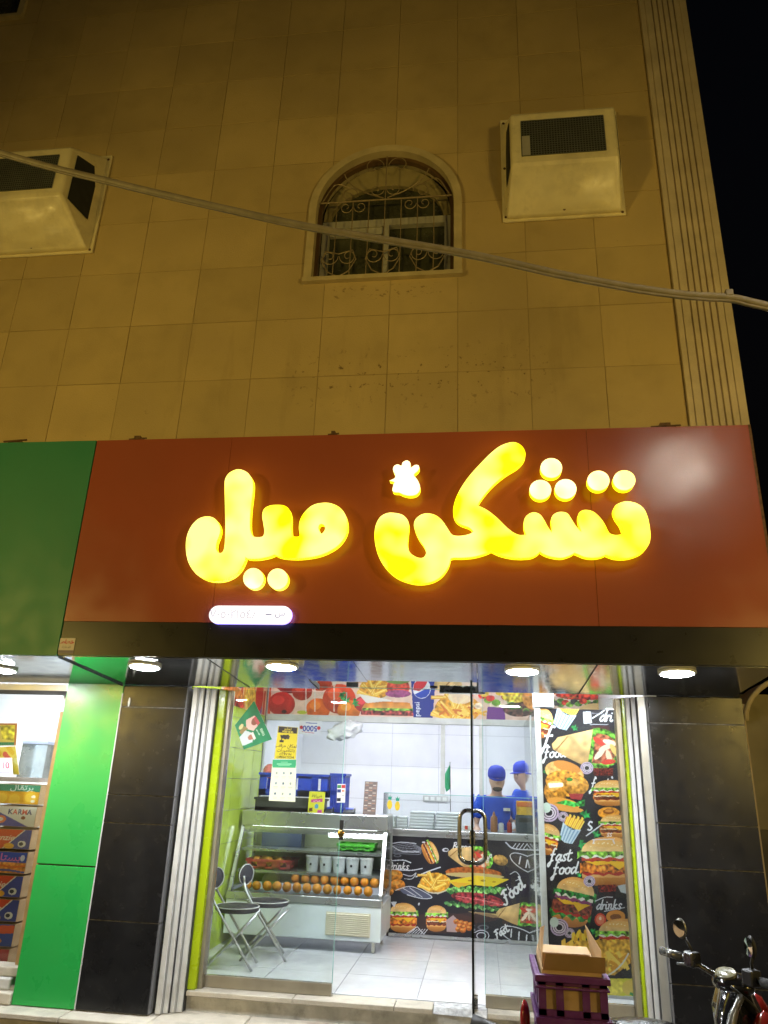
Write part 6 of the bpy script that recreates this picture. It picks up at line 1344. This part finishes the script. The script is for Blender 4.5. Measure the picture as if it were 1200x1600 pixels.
# ------------------------------------------------------------------ overhead cable
Yc = -3.0; P = [at(px, py, Yc) for px, py in ((0, 239), (180, 286), (350, 326), (500, 358), (720, 395), (900, 434), (1050, 459), (1140, 466), (1200, 479))]
d0 = P[0]-P[1]; d1 = P[-1]-P[-2]
ext = [P[0]+d0*5+Vector((0, 0, .45)), P[0]+d0*2+Vector((0, 0, .08))]+P+[P[-1]+d1*4, Vector((3.3, -4.2, 2.95))]
cb = thing('overhead_cable', P[4], 'thick grey cable slung across the building front', 'cable')
Q = crv(ext, 8); MB().tube(Q, .018, 10).build('cable_strand', M_CABLE, cb, smooth=True)
MB().tube([Vector(p)+Vector((0, -.006, -.019+.0015*math.sin(i*.8))) for i, p in enumerate(Q)], .006, 7).build('cable_strand', M_CABLE, cb, smooth=True)  # thin strand added to give the cable a bright lower edge
m = MB(); p = at(1140, 461, Yc); m.box(p.x-.02, p.x+.01, p.y-.02, p.y+.02, p.z-.012, p.z+.016); m.build('cable_clamp', M_CABLE, cb, bevel=.004)

# ------------------------------------------------------------------ fruit shop at the left edge
struct(B(-8.0, -3.42, 2.2, 2.3, 0, 2.62).build('fruit_shop_wall', M_WHITEW)); struct(B(-8.0, -2.43, .0, 2.3, 2.60, 2.619).build('fruit_shop_ceiling', M_CEIL)); struct(B(-3.26, -2.44, .32, 2.3, .0, 2.6).build('party_wall', M_WHITEW)); struct(B(-8, -3.26, .05, 2.2, .0, .10).build('fruit_shop_floor', M_STEP))
M_PANEL2 = emit('fruit_shop_panel', (.92, .96, 1.0), 48.0)
for cx, cy, hx, hy, lab in ((-4.3, 1.3, .4, .2, 'back'), (-4.3, .38, .95, .07, 'front (added to light the cartons)')):  # front light is an addition that brightens the cartons
    t = thing('ceiling_light', (cx, cy, 2.6), 'white ceiling light at the %s of the fruit shop' % lab, 'lamp'); B(cx-hx-.02, cx+hx+.02, cy-hy-.02, cy+hy+.02, 2.585, 2.599).build('frame', M_WHITEAL, t); B(cx-hx, cx+hx, cy-hy, cy+hy, 2.575 if hy > .1 else 2.50, 2.5845).build('diffuser', M_PANEL2, t)
gf = thing('fruit_shop_window', (-4.5, .12, .1), 'sliding glass window of the fruit shop with wooden jamb', 'window')
B(-8, GL-.001, .04, .16, 2.13, 2.185).build('head_rail', M_GREYAL, gf, bevel=.004); B(-8, GL-.02, .03, .06, 2.10, 2.13).build('dark_track', M_SEAM, gf)
xj = X(87, 1150, .12)
zwt = Z(95, 1113, .2)
B(xj, GL-.002, .12, .28, .10, zwt).build('wooden_jamb', M_WOOD, gf, bevel=.003); B(xj, GL-.002, .13, .28, zwt+.001, 2.12).build('white_jamb', M_WHITEW, gf)
B(-8, xj-.004, .235, .243, .13, 2.12).build('pane', M_GLASSC, gf); B(xj-.004, xj-.001, .233, .245, .13, 2.12).build('polished_edge', M_GEDGEL, gf)
st = thing('stone_steps', (-3.6, .0, .0), 'worn stone blocks at the foot of the fruit shop', 'step'); B(-4.6, GL-.005, -.02, .12, .003, .075).build('block', M_STEP, st, bevel=.01); B(-4.6, GL-.06, .03, .2, .077, .15).build('block', M_RISER, st, bevel=.01); B(-4.6, GL-.02, .06, .2, .152, .215).build('block', M_STEP, st, bevel=.01)
YK = .52
def fruit_carton(px, py0, py1, paint, base, label, i):
    xr_ = X(px, (py0+py1)/2, YK); z1, z0 = Z(px-10, py0, YK), Z(px-10, py1, YK); w = .42
    t = thing('fruit_carton', (xr_-w/2, YK+.15, z0), label, 'carton', 'printed fruit cartons stacked in the window')
    B(xr_-w, xr_, YK, YK+.3, z0+.002, z1-.002).build('box', M_CARD, t)
    A = Art(xr_-w+.003, xr_-.003, z0+.005, z1-.005, YK-.0015, .0035, base, to=lambda u, v: (xr_-u*.0064, z1-(z1-z0)*v/100)); paint(A); A.sheet('printed_face', t, M_PAPER)
def k_orange(A):
    A.fill([(0, 0), (66, 0), (66, 36), (0, 36)], (30, 130, 96)); A.fill([(0, 36), (66, 36), (66, 100), (0, 100)], (226, 160, 20))
    for u, v in ((12, 64), (34, 74), (52, 70)): A.ell(u, v, 11, 32, (236, 176, 30)); A.ell(u, v, 8, 24, (246, 200, 60))
    A.text(arab('برتقال'), 26, 18, 34, (226, 240, 230), flip=True, sx=.4); A.ell(8, 82, 3, 7, (250, 240, 220)); A.ell(8, 60, 3, 7, (250, 240, 220))
def k_karma(A):
    A.fill([(0, 0), (66, 0), (66, 100), (0, 100)], (224, 222, 206)); A.fill([(66, 10), (66, 100), (8, 98)], (66, 66, 150))
    for i, (c, col) in enumerate(zip('KARMA', ((40, 44, 100), (206, 70, 40), (40, 44, 100), (206, 70, 40), (40, 44, 100)))): A.text(c, 36-i*6.6, 30, 34, col, bold=.8, flip=True, sx=.28)
    A.ell(17, 56, 3, 8, (140, 70, 30)); A.ell(48, 66, 8, 18, (226, 120, 60)); A.ell(48, 66, 4, 9, (230, 226, 220))
def k_kenzie(A):
    A.fill([(0, 0), (66, 0), (66, 100), (0, 100)], (214, 70, 26)); A.fill([(0, 0), (8, 0), (36, 100), (0, 100)], (56, 66, 146)); A.line([(9, 0), (37, 100)], 2, (236, 226, 210), False)
    A.text('kenzie', 38, 44, 40, (240, 226, 206), bold=.6, shear=.25, flip=True, sx=.30); A.ell(11, 72, 5.5, 16, (236, 236, 230)); A.ell(12, 72, 3, 9, (40, 44, 60)); A.ell(28, 84, 7, 14, (236, 170, 40))
def k_blue(A):
    A.fill([(0, 0), (66, 0), (66, 56), (0, 56)], (52, 78, 176)); A.fill([(0, 50), (66, 50), (66, 100), (0, 100)], (232, 150, 60), tex=.12, ts=1); A.text(arab('بستان'), 28, 28, 44, (226, 120, 176), bold=.6, flip=True, sx=.36); A.ell(6, 28, 3, 14, (220, 226, 240))
    A.line([(0, 62), (20, 70), (44, 60), (66, 70)], 7, (220, 110, 40)); A.line([(0, 92), (30, 84), (66, 96)], 8, (70, 90, 176))
def k_mix(A):
    A.fill([(0, 0), (66, 0), (66, 100), (0, 100)], (50, 74, 150)); A.fill([(66, 20), (0, 6), (0, 40), (66, 60)], (222, 90, 40)); A.ell(30, 76, 16, 18, (226, 140, 50))
def k_red(A): A.fill([(0, 0), (66, 0), (66, 100), (0, 100)], (172, 50, 36), (140, 40, 30)); A.text('6', 18, 60, 40, (220, 190, 170), flip=True)
for i, (px, a, b, f, base, lab) in enumerate(((62, 1226, 1258, k_orange, (226, 160, 20), 'carton printed with orange slices under a green band'), (56, 1260, 1293, k_karma, (224, 222, 206), 'cream and violet carton with multicoloured capital letters'), (48, 1296, 1328, k_kenzie, (214, 70, 26), 'uppermost orange and blue carton with pale script lettering'), (41, 1331, 1366, k_blue, (52, 78, 176), 'blue carton with an orange wave band'), (34, 1368, 1403, k_kenzie, (214, 70, 26), 'middle orange and blue carton with pale script lettering'), (28, 1405, 1441, k_kenzie, (214, 70, 26), 'lowest orange and blue carton with pale script lettering'), (21, 1443, 1480, k_mix, (50, 74, 150), 'blue carton with an orange stripe near the bottom of the stack'), (13, 1482, 1510, k_red, (172, 50, 36), 'dark red carton at the bottom of the stack'))): fruit_carton(px, a, b, f, base, lab, i)
# shelf goods above the cartons
xr_ = X(62, 1218, YK); zs = Z(40, 1222, YK)
t = thing('window_shelf', (xr_-.4, YK+.1, zs), 'grey shelf above the fruit cartons', 'shelf'); B(xr_-.9, xr_-.01, YK+.0, YK+.3, zs-.0, zs+.035).build('board', mat('taupe_board', (.36, .30, .27), .6), t)
x0, x1, z0, z1 = X(32, 1180, YK+.05), X(72, 1180, YK+.05), zs+.036, Z(50, 1153, YK+.05)
t = thing('plastic_bin', ((x0+x1)/2, YK+.15, z0), 'clear plastic bin of cups on the window shelf', 'bin'); m = MB(); m.box(x0, x1, YK+.05, YK+.055, z0, z1-.05); m.box(x0, x0+.005, YK+.056, YK+.25, z0, z1-.05); m.box(x1-.005, x1, YK+.056, YK+.25, z0, z1-.05); m.build('walls', glass('bluish_plastic', (.72, .80, .86), 1.45, .1, haze=.5), t); B(x0, x1, YK+.04, YK+.25, z1-.05, z1-.02).build('rim', mat('pale_blue_plastic', (.5, .55, .75), .4), t, bevel=.004); B(x0+.03, x1-.08, YK+.06, YK+.2, z1-.019, z1+.01).build('lid', M_WHITEPL, t, bevel=.004)
def p_fruit(A, H):
    A.fill([(0, 0), (100, 0), (100, H), (0, H)], (216, 186, 90)); A.fill([(40, 8), (92, 8), (92, H*.8), (50, H*.7)], (214, 190, 60), tex=.2, ts=1); A.fill([(0, 10), (40, 10), (30, H*.7), (0, H*.7)], (110, 140, 180), tex=.1, ts=1); A.fill([(0, H*.84), (100, H*.84), (100, H), (0, H)], (40, 120, 80)); A.fill([(0, 0), (100, 0), (100, 6), (0, 6)], (176, 96, 50)); A.fill([(92, 0), (100, 0), (100, H), (92, H)], (186, 110, 60))
sticker('fruit_poster', [(-16, 1130), (27, 1130), (25, 1165), (-18, 1165)], .26, .004, (216, 186, 90), 'framed fruit picture behind the fruit shop glass', 'poster', p_fruit)
def p_nuts(A, H):
    for i in range(40): A.ell((i*37) % 100, (i*23) % H, 9, 9, ((240, 206, 60), (226, 180, 50), (226, 90, 80), (240, 224, 140))[i % 4])
sticker('fruit_picture', [(-16, 1168), (24, 1166), (30, 1210), (-16, 1212)], .262, .004, (236, 206, 90), 'round picture of mixed fruit behind the fruit shop glass', 'poster', p_nuts)
def p_ten(A, H): A.text('10', 58, H*.46, 52, (186, 40, 90), bold=.5); A.line([(20, H*.86), (80, H*.86)], 4, (170, 170, 190), False)
sticker('price_tag', [(-6, 1184), (18, 1184), (20, 1211), (-5, 1211)], .225, .003, (222, 216, 228), 'white price tag reading 10 on the fruit shop window', 'price tag', p_ten)

# ------------------------------------------------------------------ arched yard gate beyond the right pillar
yg = thing('yard_wall', (2.6, .3, 0), 'beige side wall with an arched opening beyond the right pillar', 'wall')
rz0 = Z(1162, 1100, .35); acx, ar = X(1162, 1100, .35)+.62, .62
outer = [(1.83, -.08), (1.83, 2.15), (4.0, 2.15), (4.0, -.08)]
arch = [(acx-ar, -.07)]+[(acx-ar*math.cos(math.pi*i/20), rz0-.12+(ar-.0)*.62*math.sin(math.pi*i/20)) for i in range(21)]+[(acx+ar, -.07)]
m = holed([(1.836, -.08), (4.0, -.08), (4.0, 2.18), (1.836, 2.18)], [arch], .35); m.build('wall_face', M_PILAS, yg)
k = len(arch); MB().add([(x, .35, z) for x, z in arch]+[(x, .75, z) for x, z in arch], [(i, i+1, k+i+1, k+i) for i in range(k-1)]).build('arch_reveal', mat('tan_plaster', (.50, .31, .16), .7, var=.1), yg)
MB().tube([(x, .345, z) for x, z in arch[1:-1]], .02, 6).build('arch_moulding', M_TRIM, yg, smooth=True)
B(1.84, 3.9, .76, .78, 1.30, 2.3).build('upper_panel', mat('olive_gate_panel', (.22, .19, .10), .6), yg); B(1.84, 3.9, .75, .77, -.08, 1.298).build('gate_leaf', mat('dark_gate', (.03, .028, .024), .5), yg)

# ------------------------------------------------------------------ the other side of the street: lamp post and shops with added glowing windows behind the camera
hp = at(1060, 735, YF); dv = (hp-CAM); Ld = 3.6/abs(dv.y); lp = Vector((hp.x+dv.x*Ld, hp.y-dv.y*Ld, hp.z+dv.z*Ld))
sl = thing('street_lamp', (lp.x+.9, lp.y, -.19), 'tall street lamp standing near the kerb to the right', 'street lamp')
MB().tube([(lp.x+.9, lp.y, -.19), (lp.x+.9, lp.y, lp.z-.1), (lp.x+.75, lp.y, lp.z+.08), (lp.x+.2, lp.y, lp.z+.1)], [.07, .05, .045, .04], 12).build('pole', M_GREYAL, sl, smooth=True)
B(lp.x-.22, lp.x+.25, lp.y-.1, lp.y+.1, lp.z+.02, lp.z+.12).build('lamp_head', M_GREYAL, sl, bevel=.02); B(lp.x-.19, lp.x+.2, lp.y-.08, lp.y+.08, lp.z+.012, lp.z+.019).build('lamp_lens', emit('street_lamp_lens', (1.0, .90, .74), 210.0), sl)
op = thing('opposite_shops', (0, -8.3, -.19), 'row of plain shops with glowing windows added for warm light across the street behind the viewer', 'building')
B(-16, 16, -11.0, -8.3, -.189, 5.5).build('wall', M_PILAS, op)
WARM = 0.5; FLOOD = 1010.0
M_WARM = emit('added_warm_window', (1.0, .70, .16), WARM)  # unseen windows made to glow, added as warm light on the wall
for x0, x1 in ((-14.5, -10.8), (-10.2, -6.2), (4.9, 8.9), (9.5, 13.2)):
    B(x0-.1, x1+.1, -8.296, -8.22, -.1, 2.5).build('shopfront_frame', M_FBLACK, op); B(x0, x1, -8.218, -8.21, .1, 2.4).build('added_lit_window', M_WARM, op)
# assumed unseen floodlights, added to throw yellow light on the upper wall
for x, w, lab in ((-7.2, FLOOD*1.12, 'left'), (5.0, FLOOD*1.12, 'right')):
    t = thing('added_floodlight', (x, -7.6, -.19), '%s unseen flood lamp bank added to light the upper wall' % lab, 'lamp', 'unseen floodlights added for the upper wall')
    B(x-.6, x+.6, -7.86, -7.72, 2.5, 2.95).build('housing', M_FBLACK, t, bevel=.01); MB().tube([(x, -7.8, -.19), (x, -7.8, 2.5)], .04, 8).build('post', M_FBLACK, t)
    ld = bpy.data.lights.new('flood', 'SPOT'); ld.energy = w; ld.color = (1.0, .70, .16); ld.spot_size = math.radians(78); ld.spot_blend = 1.0; ld.shadow_soft_size = .5
    lo = bpy.data.objects.new('added_flood_beam', ld); COL.objects.link(lo); lo.parent = t; lo.location = (0, .0, 2.94)
    d = Vector((-1.2, 0.0, 4.4))-Vector((x, -7.6, 2.75)); lo.rotation_euler = d.to_track_quat('-Z', 'Y').to_euler()
